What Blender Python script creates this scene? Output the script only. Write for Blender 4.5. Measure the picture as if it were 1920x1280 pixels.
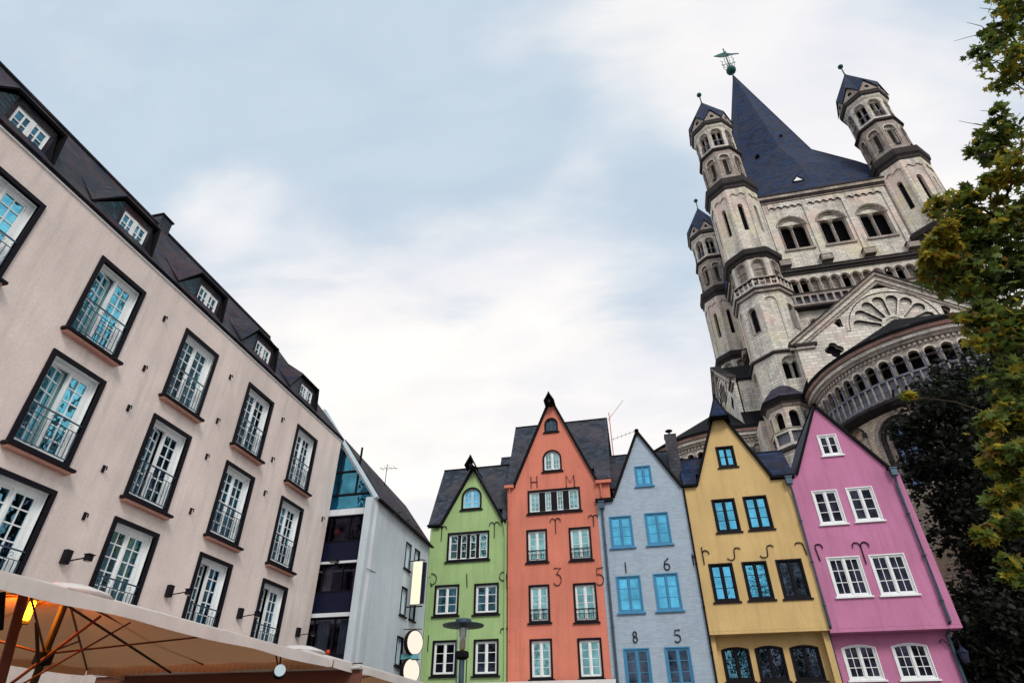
import bpy, math, random
from mathutils import Vector, Matrix
from mathutils.geometry import delaunay_2d_cdt
random.seed(7)
for o in list(bpy.data.objects): bpy.data.objects.remove(o)
SC = bpy.context.scene; COL = SC.collection
R = math.radians
PI = math.pi

# ------------------------------------------------------------------ camera
cam_d = bpy.data.cameras.new("camera"); cam = bpy.data.objects.new("camera", cam_d); COL.objects.link(cam)
pitch, yaw, roll = .60421085, .22421522, -.0037029
fwd = Vector((-math.sin(yaw)*math.cos(pitch), math.cos(yaw)*math.cos(pitch), math.sin(pitch)))
rt = Vector((math.cos(yaw), math.sin(yaw), 0)); up = rt.cross(fwd)
r2 = math.cos(roll)*rt + math.sin(roll)*up; u2 = -math.sin(roll)*rt + math.cos(roll)*up
cam.matrix_world = Matrix(((r2.x, u2.x, -fwd.x, 0), (r2.y, u2.y, -fwd.y, 0), (r2.z, u2.z, -fwd.z, 1.6), (0, 0, 0, 1)))
cam_d.sensor_width = 36; cam_d.lens = 36*1114.37/1920; cam_d.clip_end = 3000; cam_d.clip_start = .05
SC.camera = cam

# ------------------------------------------------------------------ world, sun, exposure
SC.view_settings.view_transform = 'Standard'; SC.view_settings.look = 'None'; SC.view_settings.gamma = 1
SC.view_settings.exposure = 0.34
SUN_EL, SUN_AZ = R(40), R(150)      # azimuth from +Y towards +X
W = bpy.data.worlds.new("World"); SC.world = W; W.use_nodes = True
n = W.node_tree.nodes; l = W.node_tree.links; n.clear()
out = n.new('ShaderNodeOutputWorld'); bg = n.new('ShaderNodeBackground'); bg.inputs[1].default_value = .12
sky = n.new('ShaderNodeTexSky'); sky.sky_type = 'NISHITA'; sky.sun_disc = False
sky.sun_elevation = SUN_EL; sky.sun_rotation = SUN_AZ
tc = n.new('ShaderNodeTexCoord')
def wn(t, **k):
    a = n.new(t)
    for kk, v in k.items(): setattr(a, kk, v)
    return a
# cloud layer: direction projected on a flat cloud deck so that clouds stretch towards the horizon
sep = wn('ShaderNodeSeparateXYZ'); l.new(tc.outputs['Generated'], sep.inputs[0])
zc = wn('ShaderNodeMath', operation='MAXIMUM'); l.new(sep.outputs[2], zc.inputs[0]); zc.inputs[1].default_value = .05
za = wn('ShaderNodeMath', operation='ADD'); l.new(zc.outputs[0], za.inputs[0]); za.inputs[1].default_value = .25
dx = wn('ShaderNodeMath', operation='DIVIDE'); l.new(sep.outputs[0], dx.inputs[0]); l.new(za.outputs[0], dx.inputs[1])
dy = wn('ShaderNodeMath', operation='DIVIDE'); l.new(sep.outputs[1], dy.inputs[0]); l.new(za.outputs[0], dy.inputs[1])
cmb = wn('ShaderNodeCombineXYZ'); l.new(dx.outputs[0], cmb.inputs[0]); l.new(dy.outputs[0], cmb.inputs[1])
mp = wn('ShaderNodeMapping'); mp.inputs['Rotation'].default_value = (0, 0, R(28)); mp.inputs['Scale'].default_value = (1.0, 2.1, 1)
mp.inputs['Location'].default_value = (.55, .35, 0)
l.new(cmb.outputs[0], mp.inputs[0])
nz = wn('ShaderNodeTexNoise'); nz.inputs['Scale'].default_value = 1.15; nz.inputs['Detail'].default_value = 9; nz.inputs['Roughness'].default_value = .58
nz.inputs['Distortion'].default_value = .7
l.new(mp.outputs[0], nz.inputs['Vector'])
# more cloud towards the horizon
el = wn('ShaderNodeMapRange'); el.inputs['From Min'].default_value = .42; el.inputs['From Max'].default_value = .9
el.inputs['To Min'].default_value = .26; el.inputs['To Max'].default_value = -.07; l.new(sep.outputs[2], el.inputs[0])
nzs = wn('ShaderNodeTexNoise'); nzs.inputs['Scale'].default_value = 4.5; nzs.inputs['Detail'].default_value = 6; l.new(mp.outputs[0], nzs.inputs['Vector'])
nzm = wn('ShaderNodeMath', operation='MULTIPLY_ADD'); l.new(nzs.outputs[0], nzm.inputs[0]); nzm.inputs[1].default_value = .34; nzm.inputs[2].default_value = -.17
nza = wn('ShaderNodeMath', operation='ADD'); l.new(nz.outputs[0], nza.inputs[0]); l.new(nzm.outputs[0], nza.inputs[1])
ad = wn('ShaderNodeMath', operation='ADD'); l.new(nza.outputs[0], ad.inputs[0]); l.new(el.outputs[0], ad.inputs[1])
blobs = [((-0.231, 0.628, 0.743),.988,-.16),((-0.404, 0.473, 0.783),.98,-.12),((-0.604, 0.476, 0.639),.99,-.10),((0.027, 0.745, 0.666),.993,-.14),((-0.55, 0.497, 0.671),.998,.16),((-0.441, 0.631, 0.639),0.985,0.2),((-0.247, 0.764, 0.596),0.98,0.16),((-0.518, 0.528, 0.673),0.995,0.14),((-0.075, 0.727, 0.683),0.99,0.12),((0.15, 0.487, 0.861),0.99,0.22),((0.257, 0.547, 0.797),0.992,0.22),((0.351, 0.596, 0.722),0.992,0.22),((0.422, 0.644, 0.638),0.99,0.2),((-0.59, 0.329, 0.737),0.95,-0.12),((-0.342, 0.531, 0.775),0.975,-0.14),((0.035, 0.655, 0.755),0.985,-0.16),((0.48, 0.512, 0.712),0.985,-0.12)]
for bd, bc, bw in blobs:      # broad banks of cloud and clear gaps, by compass direction
    dt = wn('ShaderNodeVectorMath', operation='DOT_PRODUCT'); l.new(tc.outputs['Generated'], dt.inputs[0]); dt.inputs[1].default_value = bd
    mr_ = wn('ShaderNodeMapRange', interpolation_type='SMOOTHSTEP'); mr_.inputs['From Min'].default_value = 2.4*bc-1.4; mr_.inputs['From Max'].default_value = 1
    mr_.inputs['To Min'].default_value = 0; mr_.inputs['To Max'].default_value = bw*.85; l.new(dt.outputs['Value'], mr_.inputs[0])
    a2 = wn('ShaderNodeMath', operation='ADD'); l.new(ad.outputs[0], a2.inputs[0]); l.new(mr_.outputs[0], a2.inputs[1]); ad = a2
cr = wn('ShaderNodeValToRGB'); cr.color_ramp.elements[0].position = .36; cr.color_ramp.elements[1].position = .78
cr.color_ramp.elements[0].color = (0, 0, 0, 1); cr.color_ramp.interpolation = 'EASE'
l.new(ad.outputs[0], cr.inputs[0])
nz2 = wn('ShaderNodeTexNoise'); nz2.inputs['Scale'].default_value = 1.3; nz2.inputs['Detail'].default_value = 3
l.new(mp.outputs[0], nz2.inputs['Vector'])
cc = wn('ShaderNodeValToRGB')
cc.color_ramp.elements[0].position = .38; cc.color_ramp.elements[0].color = (5.6, 5.65, 6.0, 1)
cc.color_ramp.elements[1].position = .62; cc.color_ramp.elements[1].color = (6.9, 6.65, 6.4, 1)
l.new(nz2.outputs[0], cc.inputs[0])
veil = wn('ShaderNodeMix', data_type='RGBA'); veil.inputs[0].default_value = .93
l.new(sky.outputs[0], veil.inputs[6]); veil.inputs[7].default_value = (3.95, 4.7, 5.45, 1)
mx = wn('ShaderNodeMix', data_type='RGBA'); l.new(cr.outputs[0], mx.inputs[0]); l.new(veil.outputs[2], mx.inputs[6]); l.new(cc.outputs[0], mx.inputs[7])
nz3 = wn('ShaderNodeTexNoise'); nz3.inputs['Scale'].default_value = 3.2; nz3.inputs['Detail'].default_value = 8; nz3.inputs['Roughness'].default_value = .6; nz3.inputs['Distortion'].default_value = .5
l.new(mp.outputs[0], nz3.inputs['Vector'])
tone = wn('ShaderNodeValToRGB'); tone.color_ramp.elements[0].position = .35; tone.color_ramp.elements[0].color = (.96, .965, .98, 1); tone.color_ramp.elements[1].position = .68; tone.color_ramp.elements[1].color = (1.06, 1.05, 1.03, 1)
l.new(nz3.outputs[0], tone.inputs[0]); fin = wn('ShaderNodeMix', data_type='RGBA', blend_type='MULTIPLY'); fin.inputs[0].default_value = 1
l.new(mx.outputs[2], fin.inputs[6]); l.new(tone.outputs[0], fin.inputs[7]); l.new(fin.outputs[2], bg.inputs[0]); l.new(bg.outputs[0], out.inputs[0])
sun_d = bpy.data.lights.new("sun", 'SUN'); sun_d.energy = 1.5; sun_d.angle = R(18); sun_d.color = (1, .93, .84)
sun = bpy.data.objects.new("sun", sun_d); COL.objects.link(sun)
sv = Vector((math.sin(SUN_AZ)*math.cos(SUN_EL), math.cos(SUN_AZ)*math.cos(SUN_EL), math.sin(SUN_EL)))
sun.rotation_euler = sv.to_track_quat('Z', 'Y').to_euler()

# ------------------------------------------------------------------ materials
MATS = {}
class NT:
    def __init__(s, m): s.n = m.node_tree.nodes; s.l = m.node_tree.links; s.b = s.n['Principled BSDF']
    def new(s, t, **k):
        a = s.n.new(t)
        for kk, v in k.items(): setattr(a, kk, v)
        return a
    def noise(s, vec, scale, detail=4, rough=.55, dist=0):
        a = s.new('ShaderNodeTexNoise'); a.inputs['Scale'].default_value = scale; a.inputs['Detail'].default_value = detail
        a.inputs['Roughness'].default_value = rough; a.inputs['Distortion'].default_value = dist
        if vec: s.l.new(vec, a.inputs['Vector'])
        return a.outputs[0]
    def ramp(s, fac, stops):
        a = s.new('ShaderNodeValToRGB'); e = a.color_ramp.elements
        while len(e) < len(stops): e.new(.5)
        for i, (p, c) in enumerate(stops):
            e[i].position = p; e[i].color = (c, c, c, 1) if isinstance(c, (int, float)) else (*c, 1)
        s.l.new(fac, a.inputs[0]); return a.outputs[0]
    def mix(s, fac, a, b, blend='MIX'):
        m = s.new('ShaderNodeMix', data_type='RGBA', blend_type=blend)
        for i, v in ((0, fac), (6, a), (7, b)):
            if isinstance(v, (int, float)): m.inputs[i].default_value = v
            elif isinstance(v, tuple): m.inputs[i].default_value = (*v, 1)
            else: s.l.new(v, m.inputs[i])
        return m.outputs[2]
    def mapping(s, src, sc=(1, 1, 1)):
        t = s.new('ShaderNodeTexCoord'); m = s.new('ShaderNodeMapping'); m.inputs['Scale'].default_value = sc
        s.l.new(t.outputs[src], m.inputs[0]); return m.outputs[0]
    def bump(s, h, strength=.3, dist=.02):
        b = s.new('ShaderNodeBump'); b.inputs['Strength'].default_value = strength; b.inputs['Distance'].default_value = dist
        s.l.new(h, b.inputs['Height']); s.l.new(b.outputs[0], s.b.inputs['Normal'])
    def col(s, c): s.l.new(c, s.b.inputs['Base Color'])
def mat(name, c=(.5, .5, .5), rough=.7, metal=0, spec=.15, fn=None):
    if name in MATS: return MATS[name]
    m = bpy.data.materials.new(name); m.use_nodes = True; t = NT(m)
    t.b.inputs['Base Color'].default_value = (*c, 1); t.b.inputs['Roughness'].default_value = rough
    t.b.inputs['Metallic'].default_value = metal; t.b.inputs['Specular IOR Level'].default_value = spec
    if fn: fn(t, c)
    MATS[name] = m; return m
def sc(c, k): return tuple(min(1, x*k) for x in c)
def f_plain(t, c):            # any painted or raw surface: slight tonal variation
    o = t.mapping('Object'); t.col(t.mix(t.noise(o, 3, 5), sc(c, .8), sc(c, 1.18)))
    t.bump(t.noise(o, 30, 3), .15, .01)
def f_plaster(t, c):
    o = t.mapping('Object'); big = t.noise(o, .35, 6, .6); st = t.noise(t.mapping('Object', (2.2, 2.2, .25)), 1.2, 6, .65)
    a = t.mix(t.ramp(big, [(.3, 0), (.7, 1)]), sc(c, .80), sc(c, 1.10))
    b = t.mix(t.ramp(st, [(.48, 0), (.75, .6)]), a, sc(c, .60))
    t.col(t.mix(t.ramp(t.noise(o, 14, 3), [(.4, 0), (.75, .35)]), b, sc(c, .7)))
    t.bump(t.noise(o, 16, 8, .75), .6, .02)
def f_brickpaint(t, c):       # painted brick of the blue-grey house
    uv = t.mapping('UV'); br = t.new('ShaderNodeTexBrick'); t.l.new(uv, br.inputs['Vector'])
    br.inputs['Scale'].default_value = 1; br.inputs['Brick Width'].default_value = .26; br.inputs['Row Height'].default_value = .085
    br.inputs['Mortar Size'].default_value = .009; br.inputs['Mortar Smooth'].default_value = .5
    br.inputs['Color1'].default_value = (*sc(c, 1.1), 1); br.inputs['Color2'].default_value = (*sc(c, .93), 1); br.inputs['Mortar'].default_value = (*sc(c, .8), 1)
    o = t.mapping('Object'); st = t.noise(t.mapping('Object', (1.5, 1.5, .3)), 1.5, 6, .6)
    t.col(t.mix(t.ramp(st, [(.5, 0), (.8, .5)]), br.outputs[0], sc(c, .68)))
    t.bump(t.mix(.6, br.outputs['Fac'], t.noise(o, 18, 5)), .35, -.012)
def f_slate(w, h, k=1.0):
    def f(t, c):
        uv = t.mapping('UV'); br = t.new('ShaderNodeTexBrick'); t.l.new(uv, br.inputs['Vector'])
        br.inputs['Scale'].default_value = 1; br.inputs['Brick Width'].default_value = w; br.inputs['Row Height'].default_value = h
        br.inputs['Mortar Size'].default_value = .012; br.inputs['Mortar Smooth'].default_value = .3
        br.inputs['Color1'].default_value = (*sc(c, 1.6), 1); br.inputs['Color2'].default_value = (*sc(c, .55), 1); br.inputs['Mortar'].default_value = (*sc(c, .2), 1)
        o = t.mapping('Object'); a = t.noise(o, .8, 6, .65)
        t.col(t.mix(t.ramp(a, [(.42, 0), (.7, .8)]), br.outputs[0], (.085*k, .07*k, .08*k)))
        t.bump(t.mix(.3, br.outputs['Fac'], t.noise(o, 25, 4)), .6, -.02)
    return f
def f_oldslate(t, c):
    f_slate(.3, .17)(t, c); o = t.mapping('Object'); src = t.b.inputs['Base Color'].links[0].from_socket
    a = t.mix(t.ramp(t.noise(o, .9, 3), [(.48, 0), (.6, .8)]), src, (.055, .028, .038)); t.col(t.mix(t.ramp(t.noise(o, 1.7, 5), [(.5, 0), (.62, .7)]), a, (.012, .018, .045)))
def f_stone(w=.55, h=.24, dark=.5, patch=1.0):
    def f(t, c):
        uv = t.mapping('UV'); br = t.new('ShaderNodeTexBrick'); t.l.new(uv, br.inputs['Vector'])
        br.inputs['Scale'].default_value = 1; br.inputs['Brick Width'].default_value = w; br.inputs['Row Height'].default_value = h
        br.inputs['Mortar Size'].default_value = .02; br.inputs['Bias'].default_value = -.1
        br.inputs['Color1'].default_value = (*sc(c, 1.18), 1); br.inputs['Color2'].default_value = (*sc(c, .78), 1); br.inputs['Mortar'].default_value = (*sc(c, .55), 1)
        o = t.mapping('Object')
        a = t.mix(t.ramp(t.noise(o, .33, 3), [(.5, 0), (.62, .55*patch)]), br.outputs[0], (c[0]*1.12, c[1]*.86, c[2]*.82))
        a = t.mix(t.ramp(t.noise(t.mapping('Object', (.7, .7, .7)), .5, 4), [(.52, 0), (.66, .5*patch)]), a, (c[0]*1.02, c[1]*.98, c[2]*.68))
        st = t.noise(t.mapping('Object', (1.3, 1.3, .22)), 1.1, 8, .7)
        a = t.mix(t.ramp(st, [(.49, 0), (.70, dark)]), a, (.035, .032, .033))
        t.col(a); t.bump(t.mix(.5, br.outputs['Fac'], t.noise(o, 9, 8, .7)), .8, -.03)
    return f
def f_metal(t, c):
    o = t.mapping('Object'); t.col(t.mix(t.noise(o, 4, 6), sc(c, .6), sc(c, 1.3)))
def f_glass(tint, refl=.55, trans=(.55, .7, .75)):
    def f(t, c):
        g = t.new('ShaderNodeBsdfGlossy'); g.inputs['Roughness'].default_value = .04; g.inputs['Color'].default_value = (*tint, 1)
        tr = t.new('ShaderNodeBsdfTransparent'); tr.inputs['Color'].default_value = (*trans, 1)
        m = t.new('ShaderNodeMixShader'); o = t.new('ShaderNodeNewGeometry').outputs['Position']; a = t.noise(o, 1.4, 3)
        mr = t.new('ShaderNodeMapRange'); t.l.new(a, mr.inputs[0]); mr.inputs['From Min'].default_value = .3; mr.inputs['From Max'].default_value = .7
        mr.inputs['To Min'].default_value = max(0, refl-.32); mr.inputs['To Max'].default_value = min(1, refl+.22)
        t.l.new(mr.outputs[0], m.inputs[0]); t.l.new(tr.outputs[0], m.inputs[1]); t.l.new(g.outputs[0], m.inputs[2])
        b = t.new('ShaderNodeBump'); b.inputs['Strength'].default_value = .5; b.inputs['Distance'].default_value = .05
        t.l.new(t.noise(o, 2.2, 2), b.inputs['Height']); t.l.new(b.outputs[0], g.inputs['Normal'])
        t.l.new(m.outputs[0], t.n['Material Output'].inputs[0])
    return f
def f_cloth(k):
    def f(t, c):
        f_plain(t, c); tr = t.new('ShaderNodeBsdfTranslucent'); tr.inputs['Color'].default_value = (*sc(c, 1.25), 1); m = t.new('ShaderNodeMixShader'); m.inputs[0].default_value = k
        t.l.new(t.b.outputs[0], m.inputs[1]); t.l.new(tr.outputs[0], m.inputs[2]); t.l.new(m.outputs[0], t.n['Material Output'].inputs[0])
    return f
def f_emit(s, base=None):
    def f(t, c):
        if base is not None: t.b.inputs['Base Color'].default_value = (base, base, base, 1)
        t.b.inputs['Emission Color'].default_value = (*c, 1); t.b.inputs['Emission Strength'].default_value = s
    return f
def f_leaf(stops, scale=1.2):
    def f(t, c):
        o = t.mapping('Object'); oi = t.noise(o, scale, 3); g = t.noise(o, 9, 2)
        a = t.ramp(oi, stops); t.col(t.mix(t.ramp(g, [(.35, 0), (.65, .55)]), a, (c[0]*.35, c[1]*.4, c[2]*.4)))
        tr = t.new('ShaderNodeBsdfTranslucent'); t.l.new(t.b.inputs['Base Color'].links[0].from_socket, tr.inputs['Color'])
        m = t.new('ShaderNodeMixShader'); m.inputs[0].default_value = .5; t.l.new(t.b.outputs[0], m.inputs[1]); t.l.new(tr.outputs[0], m.inputs[2]); t.l.new(m.outputs[0], t.n['Material Output'].inputs[0])
    return f
M = {
 'pinkwall': mat('pinkish_grey_render', (.80, .70, .655), .9, fn=f_plaster),
 'soffit': mat('salmon_render', (.62, .33, .26), .9, fn=f_plaster),
 'greywall': mat('grey_blue_render', (.55, .64, .70), .85, fn=f_plaster),
 'greyband': mat('pale_band_render', (.74, .79, .84), .8, fn=f_plaster),
 'green': mat('green_render', (.38, .55, .25), .9, fn=f_plaster),
 'red': mat('coral_render', (.70, .235, .165), .9, fn=f_plaster),
 'blue': mat('painted_brick_blue', (.37, .46, .56), .85, fn=f_brickpaint),
 'yellow': mat('ochre_yellow_render', (.68, .485, .22), .9, fn=f_plaster),
 'pink': mat('pink_render', (.58, .225, .40), .9, fn=f_plaster),
 'slate': mat('slate_roof', (.035, .045, .065), .42, fn=f_slate(.3, .2)),
 'slateblue': mat('blue_slate', (.012, .027, .075), .6, spec=.12, fn=f_slate(.5, .3, .5)),
 'slateblack': mat('black_slate', (.008, .008, .010), .85, spec=.1, fn=f_plain),
 'slateold': mat('old_slate', (.022, .026, .03), .7, fn=f_oldslate),
 'black': mat('black_paint', (.006, .005, .009), .6, fn=f_plain),
 'navy': mat('navy_panel', (.008, .010, .03), .4, fn=f_plain),
 'white': mat('white_paint', (.80, .84, .87), .5, fn=f_plain),
 'palepaint': mat('pale_blue_paint', (.52, .66, .74), .5, fn=f_plain),
 'bluepaint': mat('blue_window_paint', (.07, .26, .46), .45, fn=f_plain),
 'room': mat('dark_room', (.02, .02, .026), .9, fn=f_plain),
 'curtain': mat('pale_curtain', (.55, .6, .62), .9, fn=f_plain),
 'curtainb': mat('teal_curtain', (.22, .42, .45), .9, fn=f_plain),
 'curtainr': mat('brown_curtain', (.22, .08, .04), .9, fn=f_plain),
 'zinc': mat('blue_zinc', (.07, .11, .15), .4, .6, fn=f_metal),
 'iron': mat('wrought_iron', (.015, .013, .018), .6, .3, fn=f_metal),
 'verdigris': mat('verdigris_copper', (.02, .09, .08), .6, .2, fn=f_metal),
 'stone': mat('tower_stone', (.66, .635, .58), .9, fn=f_stone(.6, .26, .55, 1)),
 'stonew': mat('gable_stone', (.68, .655, .60), .9, fn=f_stone(.7, .3, .35, .6)),
 'tuff': mat('tuff_brick', (.56, .48, .38), .9, fn=f_stone(.42, .17, .25, 1.2)),
 'stonedk': mat('weathered_and_shade_stone', (.05, .044, .044), .9, fn=f_stone(.8, .4, .6, .2)),
 'stonemid': mat('grey_trim_stone', (.36, .32, .29), .9, fn=f_stone(.8, .4, .5, .6)),
 'balus': mat('blue_grey_stone', (.15, .16, .20), .8, fn=f_stone(.9, 1.2, .4, .2)),
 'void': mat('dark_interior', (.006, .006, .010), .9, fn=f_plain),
 'g_cyan': mat('glass_sky', fn=f_glass((.14, .58, .86), .85, (.3, .5, .6))),
 'g_teal': mat('glass_teal', fn=f_glass((.30, .62, .66), .6, (.5, .75, .75))),
 'g_left': mat('glass_left', fn=f_glass((.20, .52, .70), .42, (.45, .6, .7))),
 'g_leftb': mat('glass_left_bright', fn=f_glass((.17, .60, .78), .82, (.4, .65, .75))),
 'g_dark': mat('glass_dark', fn=f_glass((.16, .22, .32), .32, (.4, .4, .45))),
 'g_black': mat('glass_black', fn=f_glass((.10, .10, .16), .25, (.35, .3, .35))),
 'lightbox': mat('lit_sign_face', (1, .96, .66), 1, spec=0, fn=f_emit(.86, .02)),
 'lightround': mat('lit_round_face', (1, .80, .66), 1, spec=0, fn=f_emit(.9, .02)),
 'heat': mat('glowing_heater', (1, .42, .02), .5, fn=f_emit(3)),
 'canvas': mat('cream_canvas', (.78, .77, .76), .9, fn=f_cloth(.35)),
 'canvasin': mat('brown_canvas_lining', (.60, .36, .20), .9, fn=f_cloth(.55)),
 'steelw': mat('pale_metal', (.6, .6, .58), .4, .3, fn=f_metal),
 'bark': mat('bark', (.05, .04, .03), .95, fn=f_plain),
 'amber': mat('amber_lamp_core', (.20, .09, .04), .4, fn=f_plain),
 'lampglass': mat('lamp_glass', fn=f_glass((.6, .7, .7), .2, (.9, .95, .9))),
 'teal': mat('teal_sign', (.13, .38, .42), .5, fn=f_plain),
 'redlamp': mat('red_lantern', (.5, .06, .02), .5, fn=f_plain),
 'slateteal': mat('teal_slate', (.03, .075, .10), .5, fn=f_slate(.3, .12)),
 'paving': mat('cobble_paving', (.17, .16, .15), .9, fn=f_stone(.2, .14, .3, .3)),
}

# ------------------------------------------------------------------ geometry helpers
class Fr:
    """A face frame: origin o, u along the wall, v up the wall, n outwards."""
    def __init__(s, o, a=0., v=None, u=None):
        s.o = Vector(o); s.u = Vector(u) if u else Vector((math.cos(R(a)), math.sin(R(a)), 0)); s.v = Vector(v or (0, 0, 1)).normalized(); s.u.normalize()
        s.n = s.u.cross(s.v).normalized(); s.a = a
    def p(s, u, v, w=0): return s.o + s.u*u + s.v*v + s.n*w
    def at(s, u, v, w=0): return Fr(s.p(u, v, w), s.a, s.v, s.u)
def inside(x, y, lp):
    r = False; j = len(lp)-1
    for i in range(len(lp)):
        xi, yi = lp[i]; xj, yj = lp[j]
        if (yi > y) != (yj > y) and x < (xj-xi)*(y-yi)/(yj-yi)+xi: r = not r
        j = i
    return r
class MB:
    def __init__(s): s.v = []; s.f = []; s.m = []; s.mats = []
    def mi(s, m):
        if m not in s.mats: s.mats.append(m)
        return s.mats.index(m)
    def poly(s, pts, m):
        b = len(s.v); s.v += [Vector(p) for p in pts]; s.f.append(tuple(range(b, b+len(pts)))); s.m.append(s.mi(m))
    def box(s, F, u0, u1, v0, v1, w0, w1, m):
        P = [F.p(u, v, w) for w in (w0, w1) for v in (v0, v1) for u in (u0, u1)]; b = len(s.v); s.v += P; k = s.mi(m)
        for q in ((0, 2, 3, 1), (4, 5, 7, 6), (0, 1, 5, 4), (2, 6, 7, 3), (0, 4, 6, 2), (1, 3, 7, 5)):
            s.f.append(tuple(b+i for i in q)); s.m.append(k)
    def panel(s, F, outl, holes=(), w=0, d=.3, m='stone', rm=None, sides=True, F3=None, extra=(), om=None):
        """flat slab with outline and holes; front at w, reveals go back d. F3 maps (u,v,w) when the wall is curved"""
        P = F3 or F.p; rm = rm or m; vs = []; es = []; loops = []
        for lp in [outl]+list(holes):
            b = len(vs); vs += [Vector((a, c)) for a, c in lp]; k = len(lp); es += [(b+i, b+(i+1) % k) for i in range(k)]
            loops.append(lp)
        vs += [Vector(e) for e in extra]
        V, E_, Fc, *_ = delaunay_2d_cdt(vs, es, [], 1, 1e-5)
        bbs = [(min(q[0] for q in h), max(q[0] for q in h), min(q[1] for q in h), max(q[1] for q in h), h) for h in loops[1:]]
        def keep(t):
            cx = sum(V[i].x for i in t)/3; cy = sum(V[i].y for i in t)/3
            if not inside(cx, cy, loops[0]): return False
            return not any(b_[0] < cx < b_[1] and b_[2] < cy < b_[3] and inside(cx, cy, b_[4]) for b_ in bbs)
        Fc = [t for t in Fc if keep(t)]
        b = len(s.v); s.v += [P(q.x, q.y, w) for q in V]; k = s.mi(m)
        for t in Fc: s.f.append(tuple(b+i for i in t)); s.m.append(k)
        for j, lp in enumerate(loops):
            if j == 0 and not sides: continue
            ar = sum(lp[i][0]*lp[(i+1) % len(lp)][1]-lp[(i+1) % len(lp)][0]*lp[i][1] for i in range(len(lp)))
            q = lp if ((ar > 0) == (j == 0)) else lp[::-1]
            for i in range(len(q)):
                a, c = q[i], q[(i+1) % len(q)]
                s.poly([P(*a, w), P(*a, w-d), P(*c, w-d), P(*c, w)], rm if j else (om or m))
    def tube(s, pts, r, m, n=6, closed=False, r1=None):
        pts = [Vector(p) for p in pts]; N = len(pts); rings = []
        for i, p in enumerate(pts):
            a = pts[(i-1) % N] if (i or closed) else p; c = pts[(i+1) % N] if (i < N-1 or closed) else p
            t = (c-a); t = t.normalized() if t.length > 1e-9 else Vector((0, 0, 1))
            x = t.cross(Vector((0, 0, 1)));
            if x.length < .08: x = t.cross(Vector((1, 0, 0)))
            x.normalize(); y = t.cross(x); rr = r if r1 is None else r+(r1-r)*i/(N-1)
            rings.append([p+(x*math.cos(2*PI*k/n)+y*math.sin(2*PI*k/n))*rr for k in range(n)])
        b = len(s.v); k_ = s.mi(m)
        for g in rings: s.v += g
        for i in range(N if closed else N-1):
            j = (i+1) % N
            for k in range(n):
                s.f.append((b+i*n+k, b+j*n+k, b+j*n+(k+1) % n, b+i*n+(k+1) % n)); s.m.append(k_)
        if not closed:
            s.f.append(tuple(b+k for k in range(n))); s.m.append(k_)
            s.f.append(tuple(b+(N-1)*n+k for k in range(n))[::-1]); s.m.append(k_)
    def lathe(s, c, prof, m, n=8, rot=0., caps=True, a0=0, a1=360):
        """profile list of (r, z[, material]) turned around c"""
        c = Vector(c); full = abs(a1-a0-360) < .01; K = n if full else n+1; b = len(s.v)
        for pr in prof:
            for k in range(K):
                a = R(rot+a0+(a1-a0)*k/n); s.v.append(c+Vector((pr[0]*math.cos(a), pr[0]*math.sin(a), pr[1])))
        for i in range(len(prof)-1):
            mm = s.mi(prof[i+1][2] if len(prof[i+1]) > 2 else m)
            for k in range(n):
                k2 = (k+1) % K
                s.f.append((b+i*K+k, b+i*K+k2, b+(i+1)*K+k2, b+(i+1)*K+k)); s.m.append(mm)
        if caps and full:
            s.f.append(tuple(b+k for k in range(K))[::-1]); s.m.append(s.mi(m))
            s.f.append(tuple(b+(len(prof)-1)*K+k for k in range(K))); s.m.append(s.mi(m))
    def ball(s, c, r, m, n=10):
        pr = [(max(.001, r*math.sin(PI*i/n)), -r*math.cos(PI*i/n)) for i in range(n+1)]
        s.lathe(c, pr, m, n)
    def mesh(s, name, org=Vector((0, 0, 0)), smooth=False):
        me = bpy.data.meshes.new(name); me.from_pydata([tuple(v-org) for v in s.v], [], s.f)
        for m in s.mats: me.materials.append(M[m] if isinstance(m, str) else m)
        me.polygons.foreach_set('material_index', s.m)
        if smooth: me.polygons.foreach_set('use_smooth', [True]*len(s.f))
        uv = me.uv_layers.new(name='UVMap'); up_ = Vector((0, 0, 1)); dat = [0.]*(2*len(me.loops))
        for p in me.polygons:
            nn = p.normal
            if nn.length < .5: nn = Vector((0, -1, 0))
            t = up_.cross(nn); t = Vector((1, 0, 0)) if t.length < .1 else t.normalized(); bb = nn.cross(t)
            for li, vi in zip(p.loop_indices, p.vertices):
                q = me.vertices[vi].co+org; dat[2*li] = q.dot(t); dat[2*li+1] = q.dot(bb)
        uv.data.foreach_set('uv', dat); me.update(); return me
    def build(s, name, parent=None, smooth=False, at=None):
        """link as ONE mesh object; vertices are world coordinates"""
        org = root_loc(parent) if parent else Vector(at or (0, 0, 0))
        o = bpy.data.objects.new(name, s.mesh(name, org, smooth)); COL.objects.link(o)
        if parent: o.parent = parent
        else: o.location = org
        return o
def root_loc(o):
    p = Vector((0, 0, 0))
    while o: p += o.location; o = o.parent
    return p
def tag(o, label=None, cat=None, group=None, kind=None):
    if label: o['label'] = label
    if cat: o['category'] = cat
    if group: o['group'] = group
    if kind: o['kind'] = kind
    return o
def thing(name, loc, label, cat, group=None):
    o = bpy.data.objects.new(name, None); COL.objects.link(o); o.location = loc; o.empty_display_size = .3
    return tag(o, label, cat, group)
def link_mesh(name, me, parent, loc):
    o = bpy.data.objects.new(name, me); COL.objects.link(o); o.parent = parent; o.location = loc; return o
def copy_tree(o, parent=None):
    c = o.copy(); COL.objects.link(c)
    if parent: c.parent = parent
    for ch in list(o.children): copy_tree(ch, c)
    return c
def rect(u0, v0, u1, v1): return [(u0, v0), (u1, v0), (u1, v1), (u0, v1)]
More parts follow.
